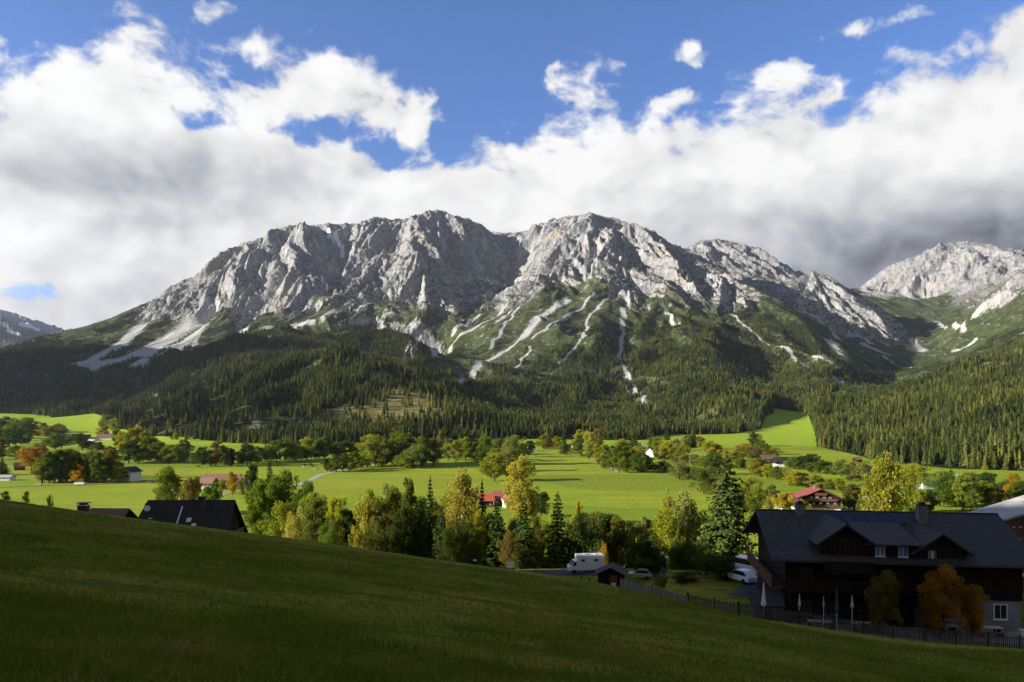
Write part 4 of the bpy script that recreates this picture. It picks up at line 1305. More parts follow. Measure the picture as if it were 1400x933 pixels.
# ------------------------------------------------------------------ roads and paths laid on the ground
def strip(name, pts, width, m_, lift=0.06, kind='structure', n=40, fn=None):
    P = []
    for a, b in zip(pts[:-1], pts[1:]):
        k = max(2, int(math.hypot(b[0] - a[0], b[1] - a[1]) / 3.0))
        for i in range(k):
            P.append((a[0] + (b[0] - a[0]) * i / k, a[1] + (b[1] - a[1]) * i / k))
    P.append(pts[-1][:2])
    P = np.array(P)
    for _ in range(6):
        P[1:-1] = 0.25 * P[:-2] + 0.5 * P[1:-1] + 0.25 * P[2:]
    T = np.gradient(P, axis=0)
    T /= np.linalg.norm(T, axis=1, keepdims=True)
    Nn = np.stack([-T[:, 1], T[:, 0]], 1)
    V = []
    for k in (-1, -0.5, 0, 0.5, 1):
        q = P + Nn * width * 0.5 * k
        V.append(np.stack([q[:, 0], q[:, 1], full_z(q[:, 0], q[:, 1]) + lift], 1))
    V = np.stack(V, 1)
    me = np_mesh(name, V.reshape(-1, 3), grid_faces(len(P), 5))
    me.materials.append(m_)
    o = link(bpy.data.objects.new(name, me))
    return tag(o, kind=kind)
def gp(px, py, y0=230.0):
    Y = foot(px, py, y0)
    return ((px - CX) / FPX * Y, Y)
strip('road', [p[:2] for p in ROADW], 5.2, M_asph, 0.05)
strip('path', [gp(405, 664), gp(428, 655), gp(440, 649), gp(470, 643), gp(500, 637), gp(540, 637), gp(575, 638)], 5.0, M_grav, 0.12)
strip('path', [gp(278, 686), gp(300, 678), gp(318, 673), gp(340, 672)], 3.6, M_grav, 0.12)
strip('path', [gp(-10, 668), gp(60, 664), gp(110, 663.5), gp(180, 661)], 3.2, M_asph, 0.12)
strip('path', [gp(720, 622), gp(760, 620), gp(800, 623), gp(825, 634), gp(845, 646)], 3.0, M_grav, 0.12)

# ------------------------------------------------------------------ houses of the valley
def row(face, z, w, h, xs):
    return [(face, a, z, w, h) for a in xs]
house('farmhouse', 665, 370, 1.2, 6.6, 8.0, 4.6, 7.6, 4, M_brwood, M_redroof, 'farmhouse wing with bright orange-red roof in front of the golden tree', wins=row('y-', 2.4, 0.9, 1.1, (-1.8, 1.8)) + row('x+', 2.4, 0.9, 1.1, (-1.5, 1.5)), upper=M_dkwood)
house('farmhouse', 690, 376, 0.6, 11.0, 8.0, 4.4, 7.6, 8, M_plaster, M_pinkroof, 'long farmhouse with faded pinkish red roof beside the golden tree', wins=row('y-', 2.2, 0.9, 1.1, (-4, -1.5, 1.5, 4)), upper=M_brwood, chim=[(1.5, 0.4, 0.8, 1.0)])
house('farmhouse', 697, 366, 0.0, 7.0, 6.0, 4.0, 6.2, -70, M_white, M_pinkroof, 'small gabled front wing of the red roofed farm with white wall', wins=row('y-', 2.2, 0.9, 1.1, (0,)) + row('x-', 2.0, 0.9, 1.1, (-1.2, 1.2)), upper=M_white)
hotel = house('hotel', 1118, 345, 0.3, 17.0, 17.0, 8.2, 12.0, 76, M_white, M_hotroof, 'big hotel with red roof, dark wooden gable and flowered balconies', 'hotel', over=1.6,
      wins=row('x-', 1.2, 1.2, 1.4, (-6, -3, 0, 3, 6)) + row('x-', 4.2, 1.1, 1.6, (-6, -3, 0, 3, 6)) + row('x-', 7.0, 1.1, 1.5, (-4, -1.5, 1.5, 4)) + row('y-', 2.0, 1.1, 1.4, (-5, -2, 1, 4)) + row('y+', 1.2, 1.2, 1.4, (-6, -2, 2, 6)) + row('y+', 4.4, 1.2, 1.4, (-6, -2, 2, 6)),
      balcony=[('x-', 3.9, -7.6, 7.6), ('x-', 6.7, -7.0, 7.0), ('x-', 9.3, -2.5, 2.5), ('y+', 4.0, -7.5, 7.5)], upper=M_dkwood, chim=[(3, 1.0, 0.9, 1.3), (-1, 1.5, 0.9, 1.2)])
house('hotel_annex', 1086, 356, 0.3, 15.0, 10.0, 5.0, 8.2, 0, M_white, M_hotroof, 'lower hotel annex under long red roof left of the dark gable', 'hotel', over=1.0, wins=row('y-', 2.0, 1.1, 1.4, (-5, -2, 1, 4)), upper=M_dkwood)
house('farmhouse', 305, 478, 0.2, 22.0, 11.0, 4.6, 8.2, 2, M_brwood, M_tanroof, 'long farmhouse with tan roof behind the orange-yellow tree', wins=row('y-', 1.8, 1.0, 1.2, (-8, -4, 0, 4, 8)), chim=[(4, 0.5, 0.9, 1.0)])
house('farmhouse', 283, 462, 0.0, 11.0, 8.0, 4.0, 7.0, -10, M_white, M_tanroof, 'gabled side wing with two small dormers, left of the long tan roof', wins=row('y-', 1.6, 1.0, 1.2, (-3, 0, 3)), upper=M_redwood)
house('farmhouse', 330, 470, 0.2, 8.0, 9.0, 4.4, 7.4, 5, M_white, M_tanroof, 'small house with sunlit tan roof at the right end of the long farmhouse', wins=row('y-', 1.8, 1.0, 1.2, (-2, 2)))
house('white_house', 177, 520, 0.2, 10.0, 11.0, 7.2, 10.2, 74, M_white, M_dkroof, 'three storey white house with dark roof and balconies by the copse', over=1.0,
      wins=row('x-', 0.9, 1.2, 1.3, (-3.4, 0, 3.4)) + row('x-', 3.6, 1.2, 1.5, (-3.4, 0, 3.4)) + row('x-', 6.4, 1.0, 1.3, (-1.8, 1.8)) + row('y+', 1.0, 1.1, 1.3, (-3, 0, 3)) + row('y+', 3.8, 1.1, 1.3, (-3, 0, 3)), balcony=[('x-', 3.3, -5.0, 5.0), ('x-', 6.0, -4.0, 4.0)])
def far_house(px, base, w_px, he, hr, rz, wall, roof, label, depth=9.0, **k):
    Y = foot(px, base)
    L = w_px / FPX * Y
    nx = max(1, int(L / 4))
    return house(k.pop('name', 'farmhouse'), px, Y, 0.2, L, depth, he, hr, rz, wall, roof, label, wins=row('y-', 1.6, 1.1, 1.3, [(-0.5 + (i + 0.5) / nx) * L * 0.85 for i in range(nx)]), **k)
far_house(94, 603, 22, 5.0, 11, 4, M_dkwood, M_brnroof, 'dark barn under wide brown roof among the upper farm trees', 14, name='barn')
far_house(113, 603, 18, 5.5, 10, 20, M_white, M_dkroof, 'white farmhouse with dark roof beside the dark upper barn', 12, upper=M_dkwood)
far_house(127, 603, 10, 3.5, 6, -10, M_white, M_dkroof, 'small white outbuilding right of the white upper farmhouse', 8)
far_house(150, 601, 30, 4.0, 8.5, 4, M_white, M_brnroof, 'long low farm building with brown roof in the upper meadow', 12)
far_house(170, 608, 12, 5.0, 8, 30, M_white, M_dkroof, 'little white house with dark roof below the long low farm building', 9, upper=M_dkwood)
far_house(27, 643, 12, 3.4, 6.4, 30, M_redwood, M_brnroof, 'small reddish wooden barn left of the orange-yellow tree', 6, name='barn')
far_house(6, 657, 22, 2.6, 4.0, 2, M_white, M_greyroof, 'low shed with pale grey roof at the left picture edge', 7, name='shed')
far_house(86, 659, 8, 2.4, 3.6, 6, M_white, M_greyroof, 'pale little shed hidden in the shade of the copse', 4, name='shed')
far_house(606, 624, 12, 5.5, 9, -20, M_white, M_brnroof, 'white house with brown roof at the wood edge left of centre', 9, upper=M_brwood)
far_house(726, 617, 9, 4.0, 7, 20, M_white, M_dkroof, 'little dark roofed house in shade before the central woods', 8)
far_house(784, 614, 8, 5.0, 8, 30, M_white, M_brnroof, 'white house peeking out beside yellow trees behind the long field', 8)
far_house(862, 620, 9, 5.0, 8, 20, M_white, M_greyroof, 'white house left of the bright orange tree', 8)
far_house(874, 616, 12, 5.0, 8.5, 5, M_white, M_greyroof, 'pale roofed house directly above the bright orange tree', 8)
far_house(890, 625, 11, 6.0, 10, 60, M_white, M_dkroof, 'white gabled house with dark roof right of the orange tree', 9)
far_house(948, 630, 14, 3.0, 5.5, 5, M_brwood, M_greyroof, 'low brown shed with pale roof amid autumn trees', 8, name='shed')
far_house(970, 620, 12, 3.5, 6.5, -15, M_brwood, M_brnroof, 'wooden barn with brown roof above the autumn trees right of centre', 9, name='barn')
far_house(1050, 633, 22, 4.0, 8, 8, M_dkwood, M_brnroof, 'dark wooden barn with wide weathered roof on the right slope', 12, name='barn')
far_house(1067, 638, 16, 5.0, 8.5, 0, M_white, M_dkroof, 'farmhouse with dark roof next to the weathered barn', 10, upper=M_dkwood)
far_house(1080, 638, 10, 3.6, 6.2, 10, M_brwood, M_greyroof, 'small shed with grey roof right of the dark roofed farmhouse', 7, name='shed')
far_house(1172, 632, 9, 3.0, 5.0, 15, M_dkwood, M_tanroof, 'tiny hut with tan roof at the foot of the right woods', 6, name='hut')
far_house(1189, 650, 10, 4.0, 7, 10, M_white, M_dkroof, 'white house half hidden left of the tallest yellow-green tree', 8)
far_house(1228, 664, 10, 4.0, 6.5, 10, M_white, M_greyroof, 'white walled house behind bright trees right of the tallest tree', 8)
far_house(1264, 668, 16, 3.8, 6.2, 5, M_white, M_greyroof, 'cream coloured long house behind the trees above the right chimney', 8)
far_house(1305, 662, 14, 3.8, 6.6, -8, M_plaster, M_greyroof, 'grey roofed house in the shade at the foot of right woods', 8)
house('shed', 1300, 262, 0.2, 8.0, 7.0, 2.6, 4.2, -12, M_brwood, M_brnroof, 'open shed with sunlit brown roof behind the slate roof chimney', 'shed', over=0.8)

# ------------------------------------------------------------------ dark chalet on the left and its neighbour
r = root('chalet', -52.4, 120.0, -21.5, 1.5, 'dark steep roofed chalet behind the pasture crest with satellite dish', 'house')
hr, w, l = 8.6, 6.2, 7.0
MB().box(-l, l, -w + 0.8, w - 0.8, -1, 1.6).prism([(-w + 0.8, 1.6), (w - 0.8, 1.6), (0, hr - 0.5)], 'x', -l, l).build('wall', M_dkwood, r)
ro = MB()
for sg in (-1, 1):
    ro.slab([(-l - 1.2, sg * (w + 0.4), 1.0), (l + 0.9, sg * (w + 0.4), 1.0), (l + 0.4, 0, hr), (-l + 0.4, 0, hr)], 0.2)
rf = ro.build('roof', M_dkroof, r)
k = (hr - 1.0) / (w + 0.4)
def on_roof(x, y): return hr - k * abs(y)
MB().box(2.1, 3.0, -1.6, -0.7, 6.0, 9.1).box(2.0, 3.1, -1.7, -0.6, 9.1, 9.25).build('chimney', M_brick, rf)
MB().slab([(-0.75, -6.2, on_roof(0, 6.2) + 0.25), (-0.55, -6.2, on_roof(0, 6.2) + 0.25), (-0.55, -1.0, on_roof(0, 1.0) + 0.25), (-0.75, -1.0, on_roof(0, 1.0) + 0.25)], 0.2).build('metal_strip', M_steel, rf)
for (cx_, cy_) in ((-5.0, -2.6), (1.0, -2.6), (2.0, -3.3)):
    z0, z1 = on_roof(0, cy_ - 0.25) + 0.1, on_roof(0, cy_ + 0.25) + 0.1
    MB().slab([(cx_ - 0.35, cy_ - 0.25, z0), (cx_ + 0.35, cy_ - 0.25, z0), (cx_ + 0.35, cy_ + 0.25, z1), (cx_ - 0.35, cy_ + 0.25, z1)], 0.08).build('skylight', M_frame, rf)
dz = MB()
for sg in (-1, 1):
    dz.slab([(-3.9 + sg * 2.0, -6.4, 3.1), (-3.9, -6.4, 6.2), (-3.9, -1.9, 6.2), (-3.9 + sg * 2.0, -5.0, 3.1)], 0.15)
dz.prism([(-3.9 - 1.7, 1.5), (-3.9 + 1.7, 1.5), (-3.9 + 1.7, 3.3), (-3.9, 5.9), (-3.9 - 1.7, 3.3)], 'y', -6.1, -2.6)
dz.build('dormer', M_dkroof, r)
bp_ = MB().box(l + 0.0, l + 1.0, -2.4, 2.4, 2.9, 3.05).box(l + 0.92, l + 1.0, -2.4, 2.4, 3.1, 3.9)
bp_.build('balcony', M_brwood, r)
for a in (-1.6, 0, 1.6):
    window(r, l + 0.01, a, 3.3, 0.9, 1.3, 'x+', M_brwood)
d = MB().lathe([(0.02, 0), (0.30, 0.05), (0.48, 0.17), (0.50, 0.19), (0.46, 0.19), (0.02, 0.08)], sides=18).build('dish', M_dish, None, smooth=True)
d.name = 'satellite_dish'; d.data.name = 'satellite_dish'
d.parent = rf; d.location = (-5.9, -1.75, 7.4); d.rotation_euler = (R(68), 0, R(20))
MB().tube([(0, 0, -0.05), (0, 0, -0.45)], 0.04, 6).build('mast', M_metal, d)
d['label'] = 'white round satellite dish'
r2 = house('house', 151, 125.0, 0, 5.6, 5.0, 3.2, 5.0, -4, M_dkwood, M_brnroof, 'low dark roofed house with a capped chimney left of the satellite dish chalet', z=-20.0, over=0.6, wins=row('y-', 1.2, 0.9, 1.0, (-1.4, 1.4)))
r3 = root('chimney_stack', -73.0, 126.0, -20.5, 0, 'thick dark chimney with white cap rising behind the pasture crest', 'chimney')
MB().box(-0.75, 0.75, -0.6, 0.6, -1.0, 6.0).build('shaft', M_brick, r3)
MB().box(-0.85, 0.85, -0.7, 0.7, 6.0, 6.14).build('cap', M_frame, r3)
MB().box(-0.55, 0.55, -0.42, 0.42, 6.14, 6.42).box(-0.95, 0.95, -0.75, 0.75, 6.42, 6.54).build('cowl', M_metal, r3)

# ------------------------------------------------------------------ the big chalet on the right (own axes: x along the ridge, -y towards the pasture)
RZ = math.degrees(math.atan2(CH_A[1], CH_A[0]))
ch = root('big_chalet', CH_O[0], CH_O[1], CH_Z, RZ, 'large dark chalet with grey slate roof, two gabled dormers and solar panels', 'chalet')
LEN, HR, HE, T = 23.4, 9.8, 6.2, 9.0
kk = (HR - HE) / T
def rh(t): return HR - kk * abs(t)
MB().box(1.6, LEN - 1.4, -7.4, 7.4, -0.6, 2.75).build('lower_wall', M_plaster, ch)
MB().box(1.5, LEN - 1.3, -7.5, 7.5, 2.75, 6.55).prism([(-7.5, 6.55), (7.5, 6.55), (0, 9.5)], 'x', 1.5, LEN - 1.3).build('upper_wall', M_dkwood, ch)
MB().box(1.4, 13.2, -7.62, -7.40, -0.4, 2.75).box(1.40, 1.6, -7.40, 7.4, -0.4, 2.75).build('wooden_cladding', M_dkwood, ch)
ro = MB()
for sg in (-1, 1):
    ro.slab([(0, sg * T, HE), (LEN, sg * T, HE), (LEN, 0, HR), (0, 0, HR)], 0.22)
rf = ro.build('roof', M_slate, ch)
MB().box(-0.02, LEN + 0.02, -0.14, 0.14, HR - 0.06, HR + 0.07).build('ridge_cap', M_slate, rf)
MB().tube([(0, -T - 0.08, HE - 0.12), (LEN, -T - 0.08, HE - 0.12)], 0.08, 8).build('gutter', M_metal, rf)
bg_ = MB()
for xx in (0.02, LEN - 0.14):
    bg_.slab([(xx, -T, HE - 0.22), (xx + 0.12, -T, HE - 0.22), (xx + 0.12, 0, HR - 0.22), (xx, 0, HR - 0.22)], 0.22)
bg_.build('bargeboard', M_dkwood, rf)
# gabled dormers
def gable(s, half, peak, foot_h, face, back):
    g = MB()
    g.prism([(s - half + 0.35, 5.2), (s + half - 0.35, 5.2), (s + half - 0.35, foot_h + 0.1), (s, peak - 0.3), (s - half + 0.35, foot_h + 0.1)], 'y', -face, -2.0)
    go = g.build('dormer', M_dkwood, ch)
    q = MB()
    for sg in (-1, 1):
        q.slab([(s + sg * (half + 0.25), -face - 0.8, foot_h - 0.18), (s, -face - 0.8, peak), (s, -back, peak), (s + sg * (half + 0.25), -back, foot_h - 0.18)], 0.16)
    q.build('dormer_roof', M_slate, go)
    tb = MB()
    for hgt in (foot_h + 0.15, ):
        tb.box(s - half + 0.6, s + half - 0.6, -face - 0.12, -face + 0.02, hgt, hgt + 0.14)
    for i in range(9):
        xx = s - half + 0.75 + i * (2 * half - 1.5) / 8
        tb.box(xx - 0.05, xx + 0.05, -face - 0.08, -face + 0.02, 5.3, foot_h + 0.12)
    tb.build('timber', M_mdwood, go)
    return go
g1 = gable(6.7, 2.45, 9.62, 7.85, 8.0, 0.4)
g2 = gable(14.9, 2.45, 8.95, 7.2, 8.1, 1.2)
bl = MB().box(4.6, 8.8, -9.3, -8.0, 5.15, 5.3).box(4.6, 8.8, -9.3, -9.22, 5.35, 6.1).box(4.55, 8.85, -9.36, -9.16, 6.1, 6.2)
bl.build('balcony', M_dkwood, g1)
window(g2, 14.25, -8.1, 5.9, 0.62, 1.35, 'y-', M_frame, M_dish)
# shed dormer between them
sh = MB().prism([(-8.15, 6.4), (-8.15, 7.85), (-3.0, 8.85), (-3.0, 6.4)], 'x', 8.85, 12.75).build('shed_dormer', M_dkwood, ch)
MB().slab([(8.4, -8.75, 7.80), (13.2, -8.75, 7.80), (13.2, -2.4, 9.02), (8.4, -2.4, 9.02)], 0.16).build('shed_roof', M_slate, sh)
for s in (9.75, 11.75):
    window(sh, s, -8.15, 6.62, 0.82, 0.95, 'y-', M_frame, M_skyglass, 0.05)
# chimneys, panels
for (s, t, w_, top) in ((4.3, -0.75, 0.85, 10.55), (15.7, -1.7, 0.85, 10.75)):
    c = MB().box(s - w_ / 2, s + w_ / 2, t - w_ / 2, t + w_ / 2, rh(t) - 1.0, top).build('chimney', M_stone, rf)
    MB().box(s - w_ / 2 - 0.08, s + w_ / 2 + 0.08, t - w_ / 2 - 0.08, t + w_ / 2 + 0.08, top, top + 0.1).box(s - 0.25, s + 0.25, t - 0.25, t + 0.25, top + 0.1, top + 0.32).build('chimney_cap', M_metal, c)
for i in range(6):
    a0, a1 = 7.0 + i * 1.19, 7.0 + i * 1.19 + 1.14
    p = MB().slab([(a0, -2.55, rh(2.55) + 0.13), (a1, -2.55, rh(2.55) + 0.13), (a1, -0.5, rh(0.5) + 0.13), (a0, -0.5, rh(0.5) + 0.13)], 0.07).build('solar_panel', M_solar, rf)
# windows and doors of the front
for s in (3.2, 5.6, 8.6, 11.0):
    window(ch, s, -7.62, 0.9, 1.1, 1.2, 'y-', M_brwood)
for s in (3.4, 6.0, 9.0, 11.6):
    window(ch, s, -7.5, 3.9, 0.9, 1.2, 'y-', M_brwood)
window(ch, 15.6, -7.4, 0.85, 1.5, 1.25, 'y-', M_frame, None, 0.10)
window(ch, 20.3, -7.4, 1.0, 1.2, 1.45, 'y-', M_frame, None, 0.11)
dd_ = MB().box(12.9, 13.9, -7.74, -7.63, -0.1, 2.0).build('door', M_brwood, ch)
MB().box(13.70, 13.78, -7.80, -7.74, 0.95, 1.05).build('handle', M_steel, dd_)
# balcony along the left gable and the front
bl = MB().box(0.2, 1.48, -7.5, 7.0, 3.15, 3.3).box(0.2, 0.28, -7.5, 7.0, 3.35, 4.2).box(0.12, 0.36, -7.55, 7.05, 4.2, 4.30)
bl.build('balcony', M_redwood, ch)
bl = MB().box(1.5, 15.0, -8.9, -7.52, 3.15, 3.3).box(1.5, 15.0, -8.9, -8.82, 3.35, 4.15).box(1.45, 15.05, -8.96, -8.76, 4.15, 4.25)
bl.build('balcony', M_dkwood, ch)
for s in (1.7, 5.0, 8.3, 11.6, 14.9):
    MB().box(s - 0.09, s + 0.09, -8.85, -8.67, -0.3, 3.15).build('post', M_dkwood, ch)
# things in the chalet's own axes
ca, sa = CH_A
def loc(s, t, z=0.0):
    """along the ridge, towards the viewer, above the terrace"""
    return (CH_O[0] + ca * s + sa * t, CH_O[1] + sa * s - ca * t, CH_Z + z)
def slab_struct(name, s0, s1, t0, t1, z, m_):
    P = [loc(s0, t0, z), loc(s1, t0, z), loc(s1, t1, z), loc(s0, t1, z)]
    o = MB().slab(P, 0.35).build(name, m_, None)
    return tag(o, kind='structure')
slab_struct('terrace', -4.0, 25.0, 7.6, 12.0, 0.05, M_pav)
# wooden entrance lodge by the left corner
x_, y_, z_ = loc(-0.6, 9.2)
lg = root('wooden_lodge', x_, y_, z_, RZ, 'small reddish wooden lodge at the left corner of the big chalet', 'lodge')
MB().box(-1.0, 1.2, -1.0, 1.2, -0.6, 2.3).build('wall', M_redwood, lg)
MB().slab([(-1.5, -1.5, 2.25), (1.5, -1.5, 2.25), (1.5, 1.6, 2.9), (-1.5, 1.6, 2.9)], 0.14).build('roof', M_dkroof, lg)
MB().box(-0.4, 0.4, -1.06, -0.99, 0, 1.95).build('door', M_dkwood, lg)
# ------------------------------------------------------------------ barn on the far right
br = root('barn', 60.6, 84.6, -20.2, 0, 'big sunlit barn with pale weathered roof right of the slate roofed chalet', 'barn')
MB().box(-7.1, 8.5, -2.6, 2.6, -1.0, 8.85).prism([(-7.1, 8.85), (8.5, 8.85), (0.7, 11.2)], 'y', -2.6, 2.6).build('wall', M_brwood, br)
ro = MB()
kx = 0.365
ro.slab([(-7.7, -3.3, 8.95), (-7.7, 3.2, 8.95), (0.7, 3.2, 11.5), (0.7, -3.3, 11.5)], 0.22)
ro.slab([(9.1, -3.3, 8.95), (9.1, 3.2, 8.95), (0.7, 3.2, 11.5), (0.7, -3.3, 11.5)], 0.22)
ro.build('roof', M_greyroof, br)
bo = MB()
for i in range(6):
    for j, zz in enumerate((8.3, 7.0, 5.4)):
        bo.box(-6.6 + i * 0.75, -6.35 + i * 0.75, -2.66, -2.58, zz, zz + 0.13)
bo.build('vent_slots', M_frame, br)
MB().box(-7.0, 8.4, -2.72, -2.60, 2.9, 3.25).build('white_beam', M_frame, br)
gm, _, _ = mat('green_paint', (0.05, 0.20, 0.11), 0.6, 0.3)
MB().box(-7.0, -6.75, -2.85, -2.62, -0.5, 2.9).build('post', gm, br)
# ------------------------------------------------------------------ single trees of the valley
KINDS = {}
def proto(kind):
    if kind not in KINDS:
        if kind == 'round': KINDS[kind] = [broad_tree(100 + i, 12, 9.5, 0.17, 'round', 8200, 0.19) for i in range(4)]
        if kind == 'wide': KINDS[kind] = [broad_tree(120 + i, 12, 11.5, 0.15, 'wide', 9000, 0.20) for i in range(3)]
        if kind == 'tall': KINDS[kind] = [broad_tree(140 + i, 12, 6.0, 0.12, 'tall', 8000, 0.15) for i in range(4)]
        if kind == 'birch': KINDS[kind] = [broad_tree(160 + i, 12, 5.6, 0.16, 'birch', 11000, 0.115) for i in range(3)]
        if kind == 'bush': KINDS[kind] = [broad_tree(180 + i, 12, 12.5, 0.05, 'bush', 6500, 0.20) for i in range(3)]
        if kind == 'spruce': KINDS[kind] = [spruce_tree(200 + i, 12, 4.6, 24, 15, 62, 0.115) for i in range(4)]
        if kind == 'fir': KINDS[kind] = [spruce_tree(220 + i, 12, 6.2, 24, 17, 80, 0.12, base=0.04) for i in range(2)]
    return KINDS[kind]
KW = {'round': 9.5, 'wide': 11.5, 'tall': 6.0, 'birch': 5.6, 'bush': 12.5, 'spruce': 4.6, 'fir': 6.2}
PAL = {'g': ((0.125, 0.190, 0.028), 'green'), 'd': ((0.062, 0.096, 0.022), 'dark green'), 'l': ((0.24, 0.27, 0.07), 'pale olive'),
       'yg': ((0.29, 0.315, 0.036), 'yellow-green'), 'y': ((0.40, 0.38, 0.030), 'yellow'), 'o': ((0.45, 0.28, 0.024), 'orange'),
       'b': ((0.20, 0.165, 0.050), 'brown'), 'ol': ((0.165, 0.18, 0.038), 'olive'), 'fg': ((0.085, 0.105, 0.026), 'deep green'), 'rust': ((0.44, 0.235, 0.026), 'rusty orange'), 'olive2': ((0.20, 0.17, 0.03), 'olive'), 'gold': ((0.375, 0.385, 0.070), 'golden'), 'bg': ((0.145, 0.235, 0.028), 'bright green')}
TREES = []
def tree(px, Y, top, width, colour, kind, label=None, group=None, x=None, z=None, sink=0.3):
    X = (px - CX) / FPX * Y
    Z = gz(X, Y) if z is None else z
    H = max(1.2, (HY - top) / FPX * Y - Z)
    Wd = width / FPX * Y
    me_t, me_c = proto(kind)[rnd.randrange(len(proto(kind)))]
    name = {'spruce': 'spruce_tree', 'fir': 'spruce_tree', 'birch': 'birch_tree', 'bush': 'bush'}.get(kind, 'broadleaf_tree')
    r = link(bpy.data.objects.new(name, None))
    r.empty_display_size = 0.5
    r.location = (X, Y, Z - sink)
    sx = Wd / KW[kind] * (1.42 if kind in ('spruce', 'fir') else 1.0)
    r.scale = (sx, sx, (H + sink) / 12.0)
    r.rotation_euler = (0, 0, rnd.uniform(0, 6.28))
    t = link(bpy.data.objects.new('trunk', me_t), r)
    c = link(bpy.data.objects.new('crown', me_c), r)
    base, cname = PAL[colour]
    j = [rnd.uniform(0.86, 1.16) for _ in range(3)]
    k = rnd.uniform(0.88, 1.14)
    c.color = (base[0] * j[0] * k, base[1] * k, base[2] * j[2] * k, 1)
    TREES.append([r, px, kind, cname, label, group])
    tag(r, label, 'bush' if kind == 'bush' else 'tree', group)
    return r
ORD = ['leftmost', 'second', 'third', 'fourth', 'fifth', 'sixth', 'seventh', 'eighth', 'ninth', 'tenth', 'eleventh', 'twelfth', 'thirteenth', 'fourteenth',
       'fifteenth', 'sixteenth', 'seventeenth', 'eighteenth', 'nineteenth', 'twentieth'] + ['twenty-' + k for k in ('first', 'second', 'third', 'fourth', 'fifth', 'sixth', 'seventh', 'eighth', 'ninth')] + ['thirtieth'] + ['thirty-' + k for k in ('first', 'second', 'third', 'fourth', 'fifth', 'sixth', 'seventh', 'eighth', 'ninth')] + ['fortieth']
KN = {'round': 'round tree', 'wide': 'broad spreading tree', 'tall': 'slim upright tree', 'birch': 'birch', 'bush': 'bush', 'spruce': 'spruce', 'fir': 'spruce'}
def cluster(place, group, rows, ybase=None, fill=0.95):
    """rows of (px, top, base, width, colour, kind); labelled by their order from the left"""
    more = []
    for (px, top, base, wd, colr, kind) in rows:
        if rnd.random() < fill and kind != 'spruce':
            q = px + rnd.choice((-1, 1)) * wd * rnd.uniform(0.45, 0.8)
            more.append((q, top + (base - top) * rnd.uniform(0.12, 0.5), base + rnd.uniform(-3.0, 0.8), wd * rnd.uniform(0.7, 1.1), rnd.choice(('g', 'yg', 'ol', 'yg', 'l', colr, 'd')), rnd.choice(('round', 'wide', 'bush', 'round'))))
    rows = sorted([(a, b - 0.10 * (c - b), c, d * 1.36, e, f) for (a, b, c, d, e, f) in rows + more])
    n = len(rows)
    for i, (px, top, base, wd, colr, kind) in enumerate(rows):
        Y = foot(px, base) if ybase is None else ybase
        pos_ = 'leftmost' if i == 0 else ('rightmost' if i == n - 1 else ORD[i] + ' from left')
        lab = '%s %s, %s %s' % (PAL[colr][1], KN[kind], pos_, place)
        tree(px, Y, top, wd, colr, kind, lab, group)

cluster('of the trees by the dark farm roofs', 'trees beside the farm roofs', [
    (8,572,600,24,'d','round'),(30,573,606,30,'ol','round'),(52,582,597,12,'y','round'),(58,579,590,11,'d','round'),(63,586,598,10,'yg','round'),(70,584,598,11,'b','round'),
    (79,580,592,10,'d','round'),(83,582,598,13,'b','round'),(39,593,607,8,'d','tall'),(75,594,615,20,'g','round'),(112,594,616,20,'d','round'),(135,605,617,9,'d','tall'),
    (139,585,600,12,'o','round'),(146,569,590,14,'ol','round'),(152,612,628,16,'d','round')])
cluster('of the hedge trees at the left edge', 'hedge trees at the left edge', [
    (2,588,611,16,'d','round'),(13,587,611,16,'g','round'),(22,590,610,12,'d','round'),(4,606,628,13,'b','tall'),(22,611,629,19,'g','round'),(3,630,650,14,'d','spruce')])
cluster('of the copse by the white house', 'copse left of the white house', [
    (43,613,644,26,'o','round'),(54,609,640,18,'ol','round'),(57,628,661,20,'l','tall'),(67,621,661,20,'g','round'),(75,618,660,18,'yg','round'),(84,617,661,18,'g','tall'),(92,618,660,18,'ol','round'),
    (101,617,660,18,'yg','round'),(108,640,661,15,'o','bush'),(114,622,660,17,'d','round'),(124,619,660,16,'ol','round'),(133,620,661,17,'g','tall'),(143,629,661,20,'d','round'),(152,617,655,16,'b','round'),(161,632,660,15,'yg','round')])
cluster('of the trees above the white house', 'trees above the white house', [
    (160,588,612,13,'g','tall'),(168,592,622,15,'y','round'),(178,588,624,16,'yg','round'),(187,586,624,15,'y','round'),(196,592,624,16,'yg','round'),(205,600,630,20,'d','round'),(176,606,634,20,'d','round'),(190,610,634,20,'g','round')])
cluster('of the group left of the tree row', 'group left of the tree row', [
    (215,606,632,18,'ol','round'),(230,611,634,17,'yg','round'),(243,609,634,18,'g','round'),(252,603,620,13,'d','round'),(241,592,602,7,'y','tall'),(254,592,604,5,'b','tall')])
cluster('of the long row along the meadow', 'long tree row along the meadow', [
    (276,613,638,14,'d','round'),(288,618,638,12,'yg','tall'),(295,605,638,16,'b','tall'),(307,614,638,11,'g','round'),(316,614,638,11,'d','tall'),(338,608,637,19,'d','round'),(352,612,634,17,'g','round'),(366,610,633,13,'l','round'),
    (378,603,633,17,'g','round'),(394,601,632,16,'ol','round'),(404,608,630,15,'d','round'),(420,600,629,19,'yg','round'),(432,606,628,12,'g','tall'),(444,599,628,17,'g','round'),(458,606,627,15,'ol','round'),(473,604,626,19,'d','round'),(488,606,622,14,'g','round'),(494,605,620,12,'b','round')])
cluster('of the small trees lining the pale road', 'small trees lining the pale road', [
    (447,629,645,10,'d','tall'),(460,623,646,12,'g','tall'),(469,621,645,12,'ol','tall'),(477,620,644,12,'yg','tall'),(484,618,642,12,'g','tall'),(494,623,641,10,'yg','tall')])
